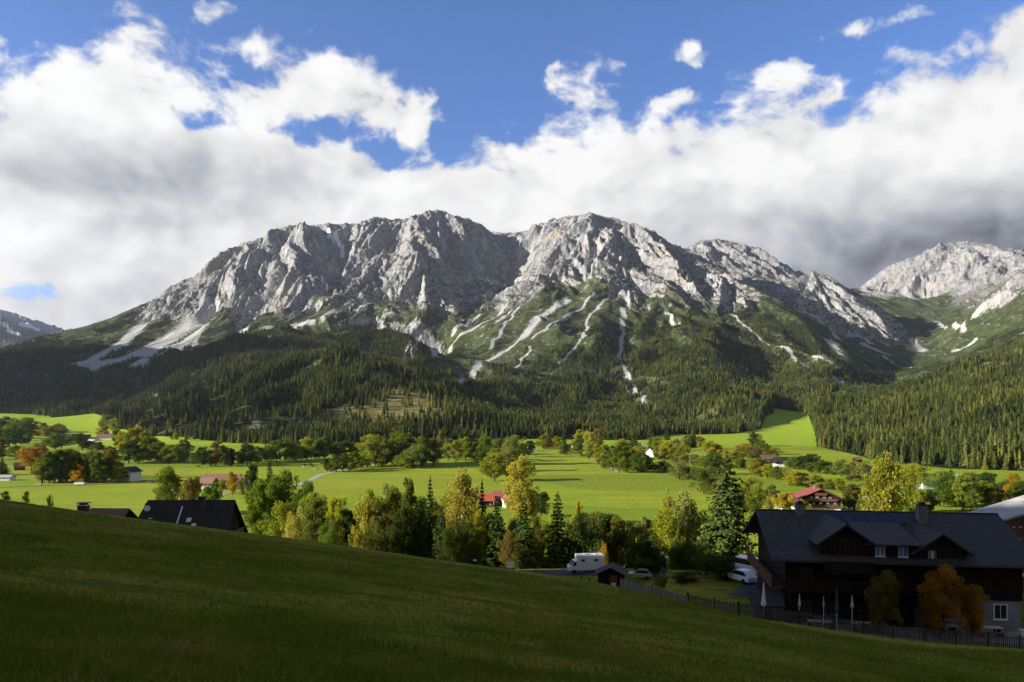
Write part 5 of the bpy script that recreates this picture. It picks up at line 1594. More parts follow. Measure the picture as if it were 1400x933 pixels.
cluster('of those behind the middle field', 'big trees behind the middle field', [
    (506,597,638,24,'yg','wide'),(514,608,638,14,'yg','round'),(523,599,635,18,'b','round'),(528,616,636,12,'d','round'),(545,594,636,30,'bg','wide'),(558,600,637,22,'ol','round'),(541,612,637,16,'yg','tall'),(566,612,640,24,'l','bush'),(578,600,638,20,'g','round'),(592,602,637,22,'ol','round')])
cluster('of those above the red farm roofs', 'loose trees above the red farm roofs', [
    (602,592,626,16,'l','spruce'),(612,600,626,16,'l','round'),(623,604,632,16,'l','round'),(636,600,630,18,'yg','round'),(648,602,630,16,'ol','round'),(664,598,632,18,'bg','round'),(683,601,622,18,'b','round'),(703,598,636,24,'l','wide'),(697,616,645,18,'l','round'),(722,604,625,14,'d','round'),
    (742,595,613,9,'yg','tall'),(750,600,614,9,'b','round'),(761,598,613,11,'y','round'),(771,590,621,9,'d','spruce'),(790,600,620,15,'yg','round'),(797,590,620,17,'y','round')])
cluster('of the two trees rising behind the red farm', 'trees behind the red farm', [(676,622,658,28,'yg','round')])
cluster('of the grove right of the long field', 'grove right of the long field', [
    (806,592,626,16,'gold','round'),(818,588,614,14,'b','round'),(806,608,628,12,'l','tall'),(818,608,636,12,'y','tall'),(828,609,639,13,'yg','tall'),(838,614,644,14,'g','tall'),(846,610,646,18,'g','round'),(858,613,646,22,'g','round'),(873,618,647,22,'g','wide'),(850,602,624,16,'y','round'),
    (868,612,628,12,'y','round'),(877,612,634,9,'o','tall'),(864,600,622,14,'d','round'),(886,626,646,12,'d','bush')])
cluster('of those by the small white houses', 'autumn trees beside the small white houses', [
    (892,586,612,9,'d','spruce'),(900,600,627,16,'yg','round'),(912,604,630,16,'y','round'),(921,602,630,18,'gold','round'),(934,610,634,17,'yg','round'),(905,632,646,16,'d','bush'),(929,633,656,24,'l','bush'),(948,640,657,16,'ol','bush'),(949,622,638,12,'l','round'),
    (944,596,616,14,'d','round'),(949,592,612,7,'d','spruce'),(958,598,614,10,'yg','round'),(970,604,622,16,'y','round'),(976,620,640,20,'g','round'),(985,615,634,9,'o','tall'),(996,618,636,14,'y','round'),(981,630,650,14,'d','round'),(962,642,676,26,'g','bush'),(975,640,662,14,'ol','round'),(912,586,606,8,'d','spruce')])
cluster('of those around the far farm', 'trees around the far farm buildings', [
    (1003,620,642,15,'yg','round'),(1012,610,630,15,'yg','round'),(1020,607,626,15,'y','round'),(1030,612,632,17,'b','round'),(1045,608,628,18,'ol','round'),(1033,628,651,18,'yg','round'),(1049,636,654,13,'y','round'),(1062,639,656,16,'g','bush'),(1030,592,612,10,'d','round'),(1038,604,622,16,'g','round'),
])
cluster('of those below the far farm', 'trees below the far farm buildings', [
    (1079,644,660,14,'gold','round'),(1088,645,665,16,'y','round'),(1098,648,665,15,'d','round'),(1112,650,668,17,'yg','round'),(1124,655,668,12,'bg','round'),(1132,656,670,12,'yg','round'),(1147,655,672,12,'yg','round'),(1054,664,682,12,'l','round'),
    (1086,626,642,14,'g','round'),(1098,625,642,13,'d','round'),(1111,622,642,15,'d','round'),(1120,630,648,15,'g','round'),(1133,632,648,12,'g','round'),(1150,630,652,17,'l','round'),(1165,632,656,14,'y','round'),(1176,634,658,22,'l','wide')])
cluster('of those behind the slate roof', 'sunlit trees behind the slate roof', [
    (1226,638,662,18,'yg','round'),(1251,636,668,27,'yg','wide'),(1228,664,702,20,'bg','tall'),(1243,668,704,20,'bg','round'),(1258,672,706,16,'yg','round'),(1272,672,700,18,'d','round'),(1290,648,694,30,'g','wide'),(1303,664,692,16,'d','round'),(1317,652,698,20,'yg','tall'),(1329,648,680,16,'ol','round'),
    (1349,660,693,20,'yg','round'),(1362,664,694,20,'d','round'),(1380,664,688,15,'o','round'),(1385,648,668,13,'o','round'),(1370,660,684,16,'ol','round'),(1396,660,690,20,'d','round'),(1300,644,668,14,'d','spruce'),(1345,648,672,26,'d','round'),(1168,664,700,22,'ol','tall'),(1160,670,698,16,'d','round')])

# ------------------------------------------------------------------ the belt of trees below the pasture, each with its own look
def near(px, Y, top, wd, colr, kind, label, group='belt of trees below the pasture'):
    return tree(px, Y, top, wd, colr, kind, label, group)
near(229, 340, 637, 34, 'g', 'wide', 'tall green tree rising just behind the dark chalet with the satellite dish')
near(259, 335, 652, 22, 'b', 'round', 'rusty brown tree behind the middle of the dark chalet roof')
near(268, 345, 651, 18, 'o', 'round', 'orange-brown tree between the rusty one and the tan farm roofs')
near(287, 300, 660, 30, 'bg', 'round', 'round fresh green tree right behind the ridge of the dark chalet')
near(318, 420, 644, 15, 'o', 'round', 'bright orange-yellow tree standing before the tan farm roofs')
near(303, 430, 655, 14, 'yg', 'round', 'low yellow-green tree at the foot of the tan farm roofs')
near(330, 425, 655, 14, 'yg', 'bush', 'yellowish bush at the right end of the tan farm roofs')
near(344, 330, 631, 22, 'd', 'tall', 'dark rounded tree at the right end of the tan farm roofs')
near(369, 330, 628, 22, 'd', 'spruce', 'dark spruce behind the bright green tree clump')
near(360, 205, 652, 44, 'bg', 'round', 'bright green leafy tree, leftmost of the tree belt')
near(388, 210, 640, 46, 'g', 'wide', 'dense green tree second from left in the tree belt')
near(414, 195, 655, 42, 'g', 'round', 'green tree with a browning top in the left of the belt')
near(382, 150, 688, 52, 'yg', 'bush', 'yellow-green bushy tree in front at the left end of the belt')
near(402, 146, 704, 34, 'gold', 'bush', 'low golden bush beside the yellow-green bushy tree')
near(433, 158, 678, 42, 'ol', 'round', 'thin olive tree right of the golden bush')
near(460, 155, 677, 34, 'y', 'round', 'tree with yellow top in the left half of the belt')
near(476, 152, 690, 30, 'd', 'tall', 'dark green tree between the yellow topped and the golden tree')
near(496, 152, 676, 40, 'gold', 'round', 'golden brown rounded tree in the left half of the belt')
near(447, 138, 718, 34, 'bg', 'bush', 'low bright bush at the foot of the olive tree')
near(490, 138, 722, 30, 'gold', 'bush', 'small golden bush at the foot of the golden brown tree')
near(523, 150, 682, 44, 'b', 'round', 'brownish half bare tree in the middle left of the belt')
near(536, 165, 662, 36, 'ol', 'round', 'olive tree behind the brownish half bare tree')
near(559, 160, 648, 26, 'g', 'tall', 'slender green tree with pointed top left of the dark spruces')
near(552, 145, 690, 36, 'd', 'round', 'shadowed tree under the slender pointed tree')
near(588, 155, 651, 26, 'd', 'spruce', 'thin dark spruce with a bare pointed tip left of the golden birch')
near(574, 146, 686, 34, 'd', 'spruce', 'short dark spruce left of the thin pointed spruce')
near(603, 143, 690, 32, 'd', 'spruce', 'dark spruce directly left of the golden birch')
near(634, 150, 628, 56, 'gold', 'birch', 'tallest golden birch in the middle of the belt')
near(616, 154, 664, 50, 'yg', 'birch', 'yellow-green birch on the left side of the tallest golden birch')
near(650, 146, 690, 30, 'y', 'birch', 'smaller yellow birch on the right side of the tallest golden birch')
near(659, 152, 655, 22, 'd', 'spruce', 'narrow dark spruce left of the red farm roof')
near(679, 142, 686, 44, 'd', 'spruce', 'dark spruce in front of the red farm roof')
near(716, 140, 684, 44, 'd', 'spruce', 'dark spruce with light branch tips right of the red farm roof')
near(712, 300, 622, 44, 'gold', 'round', 'broad golden tree standing beside the red farm roof')
near(697, 136, 726, 34, 'b', 'bush', 'brownish bush at the foot of the two dark spruces')
near(735, 148, 700, 28, 'ol', 'birch', 'light olive tree in the gap right of the two dark spruces')
near(740, 330, 672, 26, 'd', 'round', 'dark tree right of the red farm at the field edge')
near(730, 300, 668, 20, 'gold', 'tall', 'yellowish slim tree at the right corner of the red farm')
near(762, 142, 672, 40, 'd', 'spruce', 'well shaped lone spruce before the long sunlit field')
near(790, 185, 682, 15, 'y', 'round', 'small bright yellow tree top above the dark trees')
near(798, 142, 700, 54, 'd', 'wide', 'dark dense tree left above the camper van')
near(777, 146, 715, 34, 'ol', 'bush', 'olive bush between the lone spruce and the dark dense tree')
near(828, 150, 700, 44, 'd', 'round', 'dark green tree directly behind the camper van')
near(852, 146, 706, 46, 'ol', 'round', 'olive tree right behind the camper van')
near(824, 133, 746, 18, 'o', 'bush', 'orange bush right beside the camper van roof')
near(872, 150, 712, 36, 'l', 'round', 'pale half bare tree between the olive tree and the tall birches')
near(902, 145, 682, 60, 'y', 'birch', 'yellow birch, left of the two tall birches beside the lamp')
near(916, 158, 655, 22, 'gold', 'birch', 'thin pale golden birch top behind the yellow birch')
near(945, 148, 658, 60, 'l', 'birch', 'pale yellow-green birch next to the big spruce')
near(926, 142, 700, 34, 'yg', 'birch', 'lower yellow-green birch between the two tall birches')
near(962, 150, 690, 30, 'yg', 'birch', 'yellow-green birch half hidden by the big spruce')
near(993, 128, 618, 100, 'fg', 'fir', 'biggest spruce with wide drooping branches left of the slate roof')
near(1027, 330, 652, 40, 'yg', 'wide', 'large green tree with yellow top between the big spruce and the red roofed hotel', None)
near(1008, 320, 664, 26, 'g', 'round', 'green tree half behind the big spruce on the right', None)
near(1071, 290, 672, 30, 'y', 'round', 'yellow tree at the left corner of the red roofed hotel', None)
near(1098, 270, 684, 20, 'yg', 'bush', 'low yellow-green tree before the red roofed hotel', None)
near(1052, 300, 680, 16, 'l', 'round', 'small pale tree left of the yellow tree by the hotel', None)
near(1201, 185, 602, 60, 'yg', 'birch', 'tallest yellow-green tree rising behind the slate roof', None)
near(1216, 195, 640, 32, 'y', 'birch', 'lower yellow tree on the right side of the tallest one behind the slate roof', None)
near(1186, 200, 650, 30, 'ol', 'tall', 'darker tree on the left side of the tallest one behind the slate roof', None)
near(508, 165, 668, 40, 'yg', 'round', 'yellow-green tree behind the gap between golden brown and brownish trees')
near(545, 172, 672, 40, 'yg', 'wide', 'yellow-green tree rising behind the shadowed tree')
near(572, 170, 676, 30, 'g', 'round', 'green tree behind the short dark spruce')
near(596, 158, 672, 24, 'ol', 'birch', 'thin olive birch between the pointed spruce and the golden birches')
near(640, 142, 712, 34, 'd', 'bush', 'dark bush under the tallest golden birch')
near(612, 140, 720, 30, 'd', 'bush', 'dark bush at the foot of the yellow-green birch')
near(668, 160, 700, 40, 'd', 'round', 'dark tree below the orange-red farmhouse roof')
near(700, 160, 706, 34, 'ol', 'round', 'olive tree between the two spruces below the red farm')
near(748, 150, 712, 30, 'yg', 'bush', 'yellowish bush left of the lone well shaped spruce')
near(812, 165, 698, 40, 'ol', 'round', 'olive tree crown behind the dark dense tree by the camper')
near(840, 160, 702, 36, 'd', 'round', 'dark crown between the trees behind the camper van')
near(888, 155, 706, 34, 'ol', 'round', 'olive tree tucked left of the yellow birch')
near(890, 128, 735, 40, 'd', 'bush', 'dark undergrowth bush left of the lamp below the birches')
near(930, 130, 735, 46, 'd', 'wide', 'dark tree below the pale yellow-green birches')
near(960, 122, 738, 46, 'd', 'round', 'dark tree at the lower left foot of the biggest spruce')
near(425, 175, 672, 36, 'yg', 'round', 'yellow-green tree behind the thin olive tree')
near(455, 145, 712, 36, 'ol', 'bush', 'olive bush below the yellow topped tree')
near(515, 142, 716, 36, 'ol', 'bush', 'olive bush below the brownish half bare tree')
near(350, 170, 690, 30, 'bg', 'round', 'bright green lower tree at the left end of the belt')
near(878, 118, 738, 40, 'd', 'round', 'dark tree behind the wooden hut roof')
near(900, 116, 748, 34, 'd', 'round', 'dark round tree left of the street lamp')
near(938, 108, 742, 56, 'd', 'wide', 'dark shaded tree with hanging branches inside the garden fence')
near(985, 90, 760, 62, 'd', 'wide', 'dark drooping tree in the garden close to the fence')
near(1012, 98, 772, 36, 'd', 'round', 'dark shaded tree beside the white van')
near(1030, 102, 756, 26, 'gold', 'bush', 'yellow lit bush at the left corner of the slate roof')
near(866, 97, 789, 32, 'yg', 'bush', 'low yellow-green shrub behind the pale board fence')
near(908, 92, 792, 36, 'b', 'bush', 'low dark red shrub behind the fence')
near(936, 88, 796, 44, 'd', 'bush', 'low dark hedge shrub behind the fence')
near(1206, 65.8, 778, 48, 'olive2', 'round', 'small olive and yellow tree on the terrace of the big chalet', 'terrace trees')
near(1284, 65.2, 770, 58, 'rust', 'round', 'bigger orange autumn tree on the terrace of the big chalet', 'terrace trees')
near(1328, 65.0, 796, 36, 'rust', 'round', 'lower rusty orange tree right of the bigger orange one on the terrace', 'terrace trees')
near(8, 105, 672, 12, 'ol', 'bush', 'leftmost low bush peeking over the crest of the pasture', 'bushes on the crest of the pasture')
near(36, 105, 672, 10, 'yg', 'bush', 'small light bush on the pasture crest near the left edge', 'bushes on the crest of the pasture')
near(68, 105, 678, 9, 'yg', 'bush', 'third low bush from the left edge on the pasture crest', 'bushes on the crest of the pasture')
def on(px, Y, fn=near_z):
    X = (px - CX) / FPX * Y
    return X, Y, float(fn(np.array([X]), np.array([Y]))[0])
# ------------------------------------------------------------------ fences
def nfoot(px, py, y0=15.0, y1=220.0):
    u, v = (px - CX) / FPX, (HY - py) / FPX
    Y = np.exp(np.linspace(math.log(y0), math.log(y1), 1500))
    z = near_z(u * Y, Y)
    hit = np.nonzero(z >= v * Y)[0]
    i = hit[0] if len(hit) else len(Y) - 1
    return u * Y[i], Y[i], float(z[i])
def fence(name, pts, label, board_m, post_m, hgt, bw, gap, post_step=2.4, pointed=True, rail_m=None):
    P = np.array([p[:2] for p in pts], float)
    seg = np.hypot(*np.diff(P, axis=0).T)
    cum = np.concatenate([[0], np.cumsum(seg)])
    def at(d):
        d = min(max(d, 0), cum[-1] - 1e-6)
        i = int(np.searchsorted(cum, d, 'right') - 1)
        t = (d - cum[i]) / seg[i]
        q = P[i] + (P[i + 1] - P[i]) * t
        a = math.atan2(P[i + 1][1] - P[i][1], P[i + 1][0] - P[i][0])
        return q[0], q[1], float(near_z(np.array([q[0]]), np.array([q[1]]))[0]), a
    x0, y0, z0, _a = at(0)
    r = root(name, x0, y0, z0, 0, label, 'fence')
    bd = MB()
    d = 0.1
    while d < cum[-1]:
        x, y, z, a = at(d)
        c, s_ = math.cos(a), math.sin(a)
        h = hgt * rnd.uniform(0.93, 1.05)
        w = bw / 2
        tl = rnd.uniform(-0.03, 0.03)
        prof = [(-w, 0.05), (w, 0.05), (w + tl, h - (0.10 if pointed else 0)), (tl, h), (-w + tl, h - (0.10 if pointed else 0))]
        V = []
        for off in (-0.045, -0.020):
            for (p_, q_) in prof:
                V.append((x - x0 + c * p_ - s_ * off, y - y0 + s_ * p_ + c * off, z - z0 + q_))
        bd.add(V, [(4, 3, 2, 1, 0), (5, 6, 7, 8, 9)] + [(i, (i + 1) % 5, 5 + (i + 1) % 5, 5 + i) for i in range(5)])
        d += bw + gap * rnd.uniform(0.8, 1.2)
    bd.build('pickets', board_m, r)
    for rh_ in (0.28, 0.78):
        rl = MB()
        pr = []
        n = max(2, int(cum[-1] / 1.2))
        for i in range(n + 1):
            x, y, z, a = at(cum[-1] * i / n)
            pr.append((x - x0, y - y0, z - z0 + hgt * rh_))
        rl.tube(pr, 0.035, 5).build('rail', rail_m or board_m, r)
    n = max(2, int(cum[-1] / post_step))
    for i in range(n + 1):
        x, y, z, a = at(cum[-1] * i / n)
        c, s_ = math.cos(a), math.sin(a)
        ox, oy = -s_ * 0.09, c * 0.09
        MB().box(x - x0 + ox - 0.06, x - x0 + ox + 0.06, y - y0 + oy - 0.06, y - y0 + oy + 0.06, z - z0 - 0.4, z - z0 + hgt * 1.04).build('post', post_m, r)
    return r
def fpt(px, Y):
    X = (px - CX) / FPX * Y
    return (X, Y)
F1 = [fpt(*q) for q in [(848, 62), (868, 61), (890, 60.5), (915, 60.5), (940, 60.5)]]
F2 = [fpt(*q) for q in [(941, 60.5), (965, 60.7), (985, 61), (1010, 61.5)]]
F3 = [fpt(*q) for q in [(1011, 61.5), (1030, 62), (1050, 62.4), (1090, 62.3), (1140, 62.0)]]
F4 = [fpt(*q) for q in [(1141, 62.0), (1180, 61.9), (1230, 61.7), (1290, 61.1), (1350, 60.5), (1440, 59.7)]]
fence('board_fence', F1, 'pale grey fence of close upright boards running right from the wooden hut', M_grwood, M_dkwood, 0.9, 0.15, 0.015, 2.2, False)
fence('picket_fence', F2, 'short grey picket fence right of the pale board fence', M_dgwood, M_dkwood, 1.1, 0.09, 0.07, 2.0, True)
fence('picket_fence', F3, 'dark picket fence before the lodge and white parasol', M_dgwood, M_dkwood, 1.15, 0.08, 0.07, 2.2, True)
fence('picket_fence', F4, 'dark pointed picket fence before the terrace trees of the big chalet', M_dgwood, M_dkwood, 1.1, 0.085, 0.075, 2.2, True)

# ------------------------------------------------------------------ hut
x, y, z = on(836, 67)
h = root('wooden_hut', x, y, z, -12, 'small dark wooden hut at the left end of the board fence', 'hut')
h.scale = (0.76, 0.76, 0.78)
MB().box(-1.5, 1.5, -1.2, 1.4, -0.6, 1.75).prism([(-1.5, 1.75), (1.5, 1.75), (0, 2.45)], 'y', -1.2, 1.4).build('wall', M_dkwood, h)
ro = MB()
for sg in (-1, 1):
    ro.slab([(sg * 2.0, -1.7, 1.66), (sg * 2.0, 1.9, 1.66), (0, 1.9, 2.62), (0, -1.7, 2.62)], 0.1)
ro.build('roof', M_dkroof, h)
MB().box(-0.15, 0.75, -1.27, -1.19, -0.05, 1.65).build('door', M_redwood, h)
MB().box(-2.6, -2.45, -1.0, -0.85, -0.6, 1.2).box(-3.6, -3.45, -1.0, -0.85, -0.6, 1.2).box(-3.7, -2.3, -1.08, -0.98, 0.7, 0.9).build('rack', M_dkwood, h)
nt = MB().box(-0.2, 0.2, -0.02, 0.02, 0, 0.62).build('notice', M_frame, None)
nt.name = 'notice_board'; nt.location = (x + 0.05, y - 1.10, z + 0.02); nt.rotation_euler = (0, 0, R(-12))
tag(nt, 'white notice leaning at the front of the dark wooden hut', 'notice')

# ------------------------------------------------------------------ vehicles
def wheel(par, x, y, r=0.34, w=0.22):
    m = MB()
    m.lathe([(r * 0.62, -w / 2), (r * 0.93, -w / 2), (r, -w * 0.3), (r, w * 0.3), (r * 0.93, w / 2), (r * 0.62, w / 2)], sides=20)
    o = m.build('wheel', M_rubber, par, smooth=False)
    o.location = (x, y, r); o.rotation_euler = (R(90), 0, 0)
    MB().lathe([(0.03, -w * 0.42), (r * 0.62, -w * 0.45), (r * 0.62, w * 0.45), (0.03, w * 0.42)], sides=16).build('rim', M_steel, o)
    return o
x, y, z = 12.4, 125.6, float(near_z(np.array([12.4]), np.array([125.6]))[0])
cv = root('camper_van', x, y, z + 0.06, 8, 'white camper van with high box body parked behind the pasture edge', 'camper van')
MB().box(-1.55, 3.1, -1.1, 1.1, 0.55, 3.05).build('living_box', M_paint, cv, 0.08)
MB().prism([(-2.95, 0.5), (-1.56, 0.5), (-1.56, 2.15), (-2.05, 2.1), (-2.62, 1.35), (-2.95, 1.2)], 'y', -0.98, 0.98).build('cab', M_paint, cv, 0.05)
MB().prism([(-2.66, 1.36), (-2.08, 2.08), (-2.03, 2.03), (-2.60, 1.33)], 'y', -0.9, 0.9).build('windscreen', M_glass, cv)
for sg in (-1, 1):
    MB().prism([(-2.45, 1.35), (-1.75, 1.35), (-1.75, 1.98), (-2.02, 1.98)], 'y', sg * 0.985, sg * 1.0).build('side_window', M_glass, cv)
for xx in (-0.9, 1.35):
    MB().box(xx, xx + 0.62, -1.13, -1.09, 2.05, 2.42).build('window', M_glass, cv)
MB().box(-0.2, 0.5, -0.4, 0.4, 3.05, 3.2).build('roof_hatch', M_frame, cv, 0.03)
MB().box(1.6, 2.2, -0.3, 0.3, 3.05, 3.17).build('roof_hatch', M_frame, cv, 0.03)
MB().box(2.2, 2.9, -1.16, -1.1, 0.7, 1.3).build('locker_door', M_frame, cv)
for xx in (-2.1, 1.9):
    for sg in (-0.95, 0.95):
        wheel(cv, xx, sg)
for sg in (-0.7, 0.7):
    MB().box(-2.98, -2.92, sg - 0.14, sg + 0.14, 0.85, 1.05).build('headlight', M_lamp, cv)
def car(name, x, y, z, rz, paint, label, cat='car', L=4.3, H=1.48, van=False, group=None):
    c = root(name, x, y, z, rz, label, cat, group)
    h = L / 2
    if van:
        body = [(-h, 0.3), (h, 0.3), (h, 1.0), (h, H), (-h * 0.45, H), (-h * 0.80, H * 0.56), (-h, H * 0.5)]
        MB().prism(body, 'y', -0.92, 0.92).build('body', paint, c, 0.08)
        gl = [(-h * 0.72, H * 0.58), (-h * 0.42, H * 0.93), (h * 0.9, H * 0.93), (h * 0.9, H * 0.62)]
    else:
        MB().prism([(-h, 0.28), (h, 0.28), (h, 0.82), (h * 0.93, 0.9), (-h * 0.42, 0.92), (-h * 0.95, 0.74), (-h, 0.6)], 'y', -0.88, 0.88).build('body', paint, c, 0.07)
        MB().prism([(-h * 0.42, 0.9), (h * 0.88, 0.9), (h * 0.58, H), (-h * 0.05, H)], 'y', -0.72, 0.72).build('roof', paint, c, 0.06)
        gl = [(-h * 0.34, 0.93), (-h * 0.03, H * 0.95), (h * 0.54, H * 0.95), (h * 0.78, 0.93)]
    for sg in (-1, 1):
        yy = 0.925 if van else 0.725
        MB().prism(gl, 'y', sg * (yy - 0.02), sg * (yy + 0.006)).build('side_window', M_glass, c)
    if van:
        MB().slab([(-h * 0.79, -0.8, H * 0.585), (-h * 0.79, 0.8, H * 0.585), (-h * 0.47, 0.78, H * 0.985), (-h * 0.47, -0.78, H * 0.985)], 0.02).build('windscreen', M_glass, c)
    else:
        MB().slab([(-h * 0.42, -0.66, 0.93), (-h * 0.42, 0.66, 0.93), (-h * 0.07, 0.62, H * 0.985), (-h * 0.07, -0.62, H * 0.985)], 0.02).build('windscreen', M_glass, c)
    for xx in (-h * 0.62, h * 0.62):
        for sg in (-0.82, 0.82):
            wheel(c, xx, sg, 0.31, 0.2)
    for sg in (-0.62, 0.62):
        MB().box(-h - 0.02, -h + 0.05, sg - 0.16, sg + 0.16, 0.58, 0.72).build('headlight', M_lamp, c)
    return c
M_silver, _, _ = mat('silver_paint', (0.42, 0.45, 0.46), 0.3, 0.5, 0.5)
M_dkpaint, _, _ = mat('dark_paint', (0.03, 0.035, 0.045), 0.3, 0.5)
x, y, z = on(874, 116); car('parked_car', x, y, z + 0.06, -18, M_silver, 'silver grey car parked in shade right of the wooden hut')
x, y, z = on(1021, 93); car('white_van', x, y, z + 0.06, -60, M_paint, 'white van parked left of the lodge by the big chalet', 'van', 5.0, 2.0, True)
x, y, z = on(1012, 88); car('parked_car', x, y, z + 0.06, -62, M_paint, 'white car parked before the white van in the tree shade')
x, y = gp(53, 664.5); car('parked_car', x, y, gz(x, y) + 0.1, 5, M_paint, 'small white car on the lane below the copse')
x, y = gp(207, 661); car('parked_car', x, y, gz(x, y) + 0.1, 175, M_dkpaint, 'dark car standing alone on the field right of the white house')
x, y = gp(109, 664)
tr = root('trailer', x, y, gz(x, y) + 0.1, 3, 'long low white trailer at the field edge below the copse', 'trailer')
MB().box(-3.2, 3.2, -1.1, 1.1, 0.5, 2.0).build('body', M_paint, tr, 0.06)
for xx in (-0.6, 0.6):
    for sg in (-1.0, 1.0):
        wheel(tr, xx, sg, 0.32, 0.2)
MB().tube([(3.2, 0, 0.6), (4.4, 0, 0.55)], 0.06, 6).build('drawbar', M_metal, tr)

# ------------------------------------------------------------------ signs and the lamp
x, y, z = on(698, 66)
sg_ = root('sign_board', x, y, z, 6, 'white board on two short posts on the pasture edge', 'sign')
MB().box(-0.30, 0.30, -0.02, 0.02, 0.15, 0.62).build('board', M_frame, sg_)
for q in (-0.2, 0.2):
    MB().box(q - 0.02, q + 0.02, 0.02, 0.06, -0.3, 0.55).build('post', M_dkwood, sg_)
x, y, z = on(649, 64)
sg_ = root('marker_post', x, y, z, 0, 'short white marker post left of the white board', 'post')
MB().box(-0.06, 0.06, -0.06, 0.06, -0.3, 0.36).build('post', M_dkwood, sg_)
MB().box(-0.14, 0.14, -0.10, 0.10, 0.34, 0.44).build('cap', M_frame, sg_)
x, y, z = on(912, 112)
lp = root('street_lamp', x, y, z, 0, 'grey street lamp post beside the shaded road', 'street lamp')
MB().tube([(0, 0, -0.3), (0, 0, 4.1)], [0.06, 0.045], 8).build('post', M_steel, lp)
MB().lathe([(0.06, 4.1), (0.26, 4.2), (0.24, 4.42), (0.05, 4.52)]).build('lamp_head', M_lamp, lp)

# ------------------------------------------------------------------ terrace: parasols, tables
def parasol(px, tip, bottom, Y, cloth, label, wide=0.22):
    wide *= 0.8
    x, y, z = on(px, Y)
    z = CH_Z + 0.05
    p = root('closed_parasol', x, y, z, 0, label, 'parasol', 'closed parasols on the terrace')
    top = (HY - tip) / FPX * Y - z
    low = max(0.6, (HY - bottom) / FPX * Y - z)
    MB().tube([(0, 0, 0), (0, 0, top + 0.05)], 0.025, 6).build('pole', M_frame, p)
    MB().lathe([(0.03, top), (wide * 0.35, top - 0.25 * (top - low)), (wide * 0.75, low + 0.28 * (top - low)), (wide, low + 0.08 * (top - low)), (wide * 0.8, low), (0.03, low + 0.04)], sides=10).build('canopy', cloth, p, smooth=True)
    MB().lathe([(0.28, 0), (0.28, 0.06), (0.06, 0.12)], sides=12).build('base', M_stone, p)
parasol(1044, 797, 829, 66.8, M_cloth, 'wide white closed parasol beside the lodge', 0.30)
parasol(1093, 813, 829, 66.2, M_cream, 'slim cream closed parasol left of the white table edge', 0.17)
parasol(1126, 816, 830, 67.4, M_cream, 'small cream closed parasol at the right end of the first table', 0.12)
parasol(1144, 806, 836, 66.0, M_dcloth, 'dark grey closed parasol between two cream ones', 0.26)
parasol(1165, 815, 831, 65.2, M_cream, 'cream closed parasol before the dark middle of the chalet front', 0.19)
def table(s, t, L, label):
    x, y, z = loc(s, t, 0.05)
    tb = root('terrace_table', x, y, z, RZ, label, 'table', 'tables on the terrace')
    MB().box(-L / 2, L / 2, -0.4, 0.4, 0.70, 0.76).build('tabletop', M_cream, tb)
    for q in (-L / 2 + 0.25, L / 2 - 0.25):
        MB().box(q - 0.04, q + 0.04, -0.3, 0.3, 0, 0.70).build('leg', M_dkwood, tb)
    for sg in (-1, 1):
        b = root('terrace_bench', x + ca * 0 - sa * 0.75 * sg * -1, y - ca * 0.75 * sg, z, RZ, label.replace('table', 'bench').replace('long', 'backless') + (' on its near side' if sg > 0 else ' on its house side'), 'bench', 'benches on the terrace')
        MB().box(-L / 2, L / 2, -0.15, 0.15, 0.42, 0.47).build('seat', M_brwood, b)
        for q in (-L / 2 + 0.25, L / 2 - 0.25):
            MB().box(q - 0.03, q + 0.03, -0.13, 0.13, 0, 0.42).build('leg', M_dkwood, b)
table(4.2, 9.6, 2.3, 'long table between the two slim cream parasols')
table(8.0, 9.6, 2.4, 'long table right of the dark grey parasol')
table(14.6, 9.4, 2.4, 'long table under the bigger orange tree')
table(18.4, 9.4, 2.2, 'long table in front of the rightmost white framed window')
x, y, z = loc(-0.3, 11.0, 0.05)
cb = root('cool_box', x, y, z, RZ, 'red box with white lid standing left of the wide white parasol', 'box')
MB().box(-0.32, 0.32, -0.25, 0.25, 0, 0.42).build('box', M_red, cb, 0.02)
MB().box(-0.34, 0.34, -0.27, 0.27, 0.42, 0.50).build('lid', M_frame, cb, 0.02)
x, y, z = loc(21.6, 9.2, 0.05)
cl_ = root('covered_bench', x, y, z, RZ, 'low seat under pale grey cover below the rightmost white framed window', 'bench')
MB().prism([(-0.75, 0), (0.75, 0), (0.65, 0.5), (-0.55, 0.62)], 'y', -0.35, 0.35).build('cover', M_dish, cl_, 0.05)

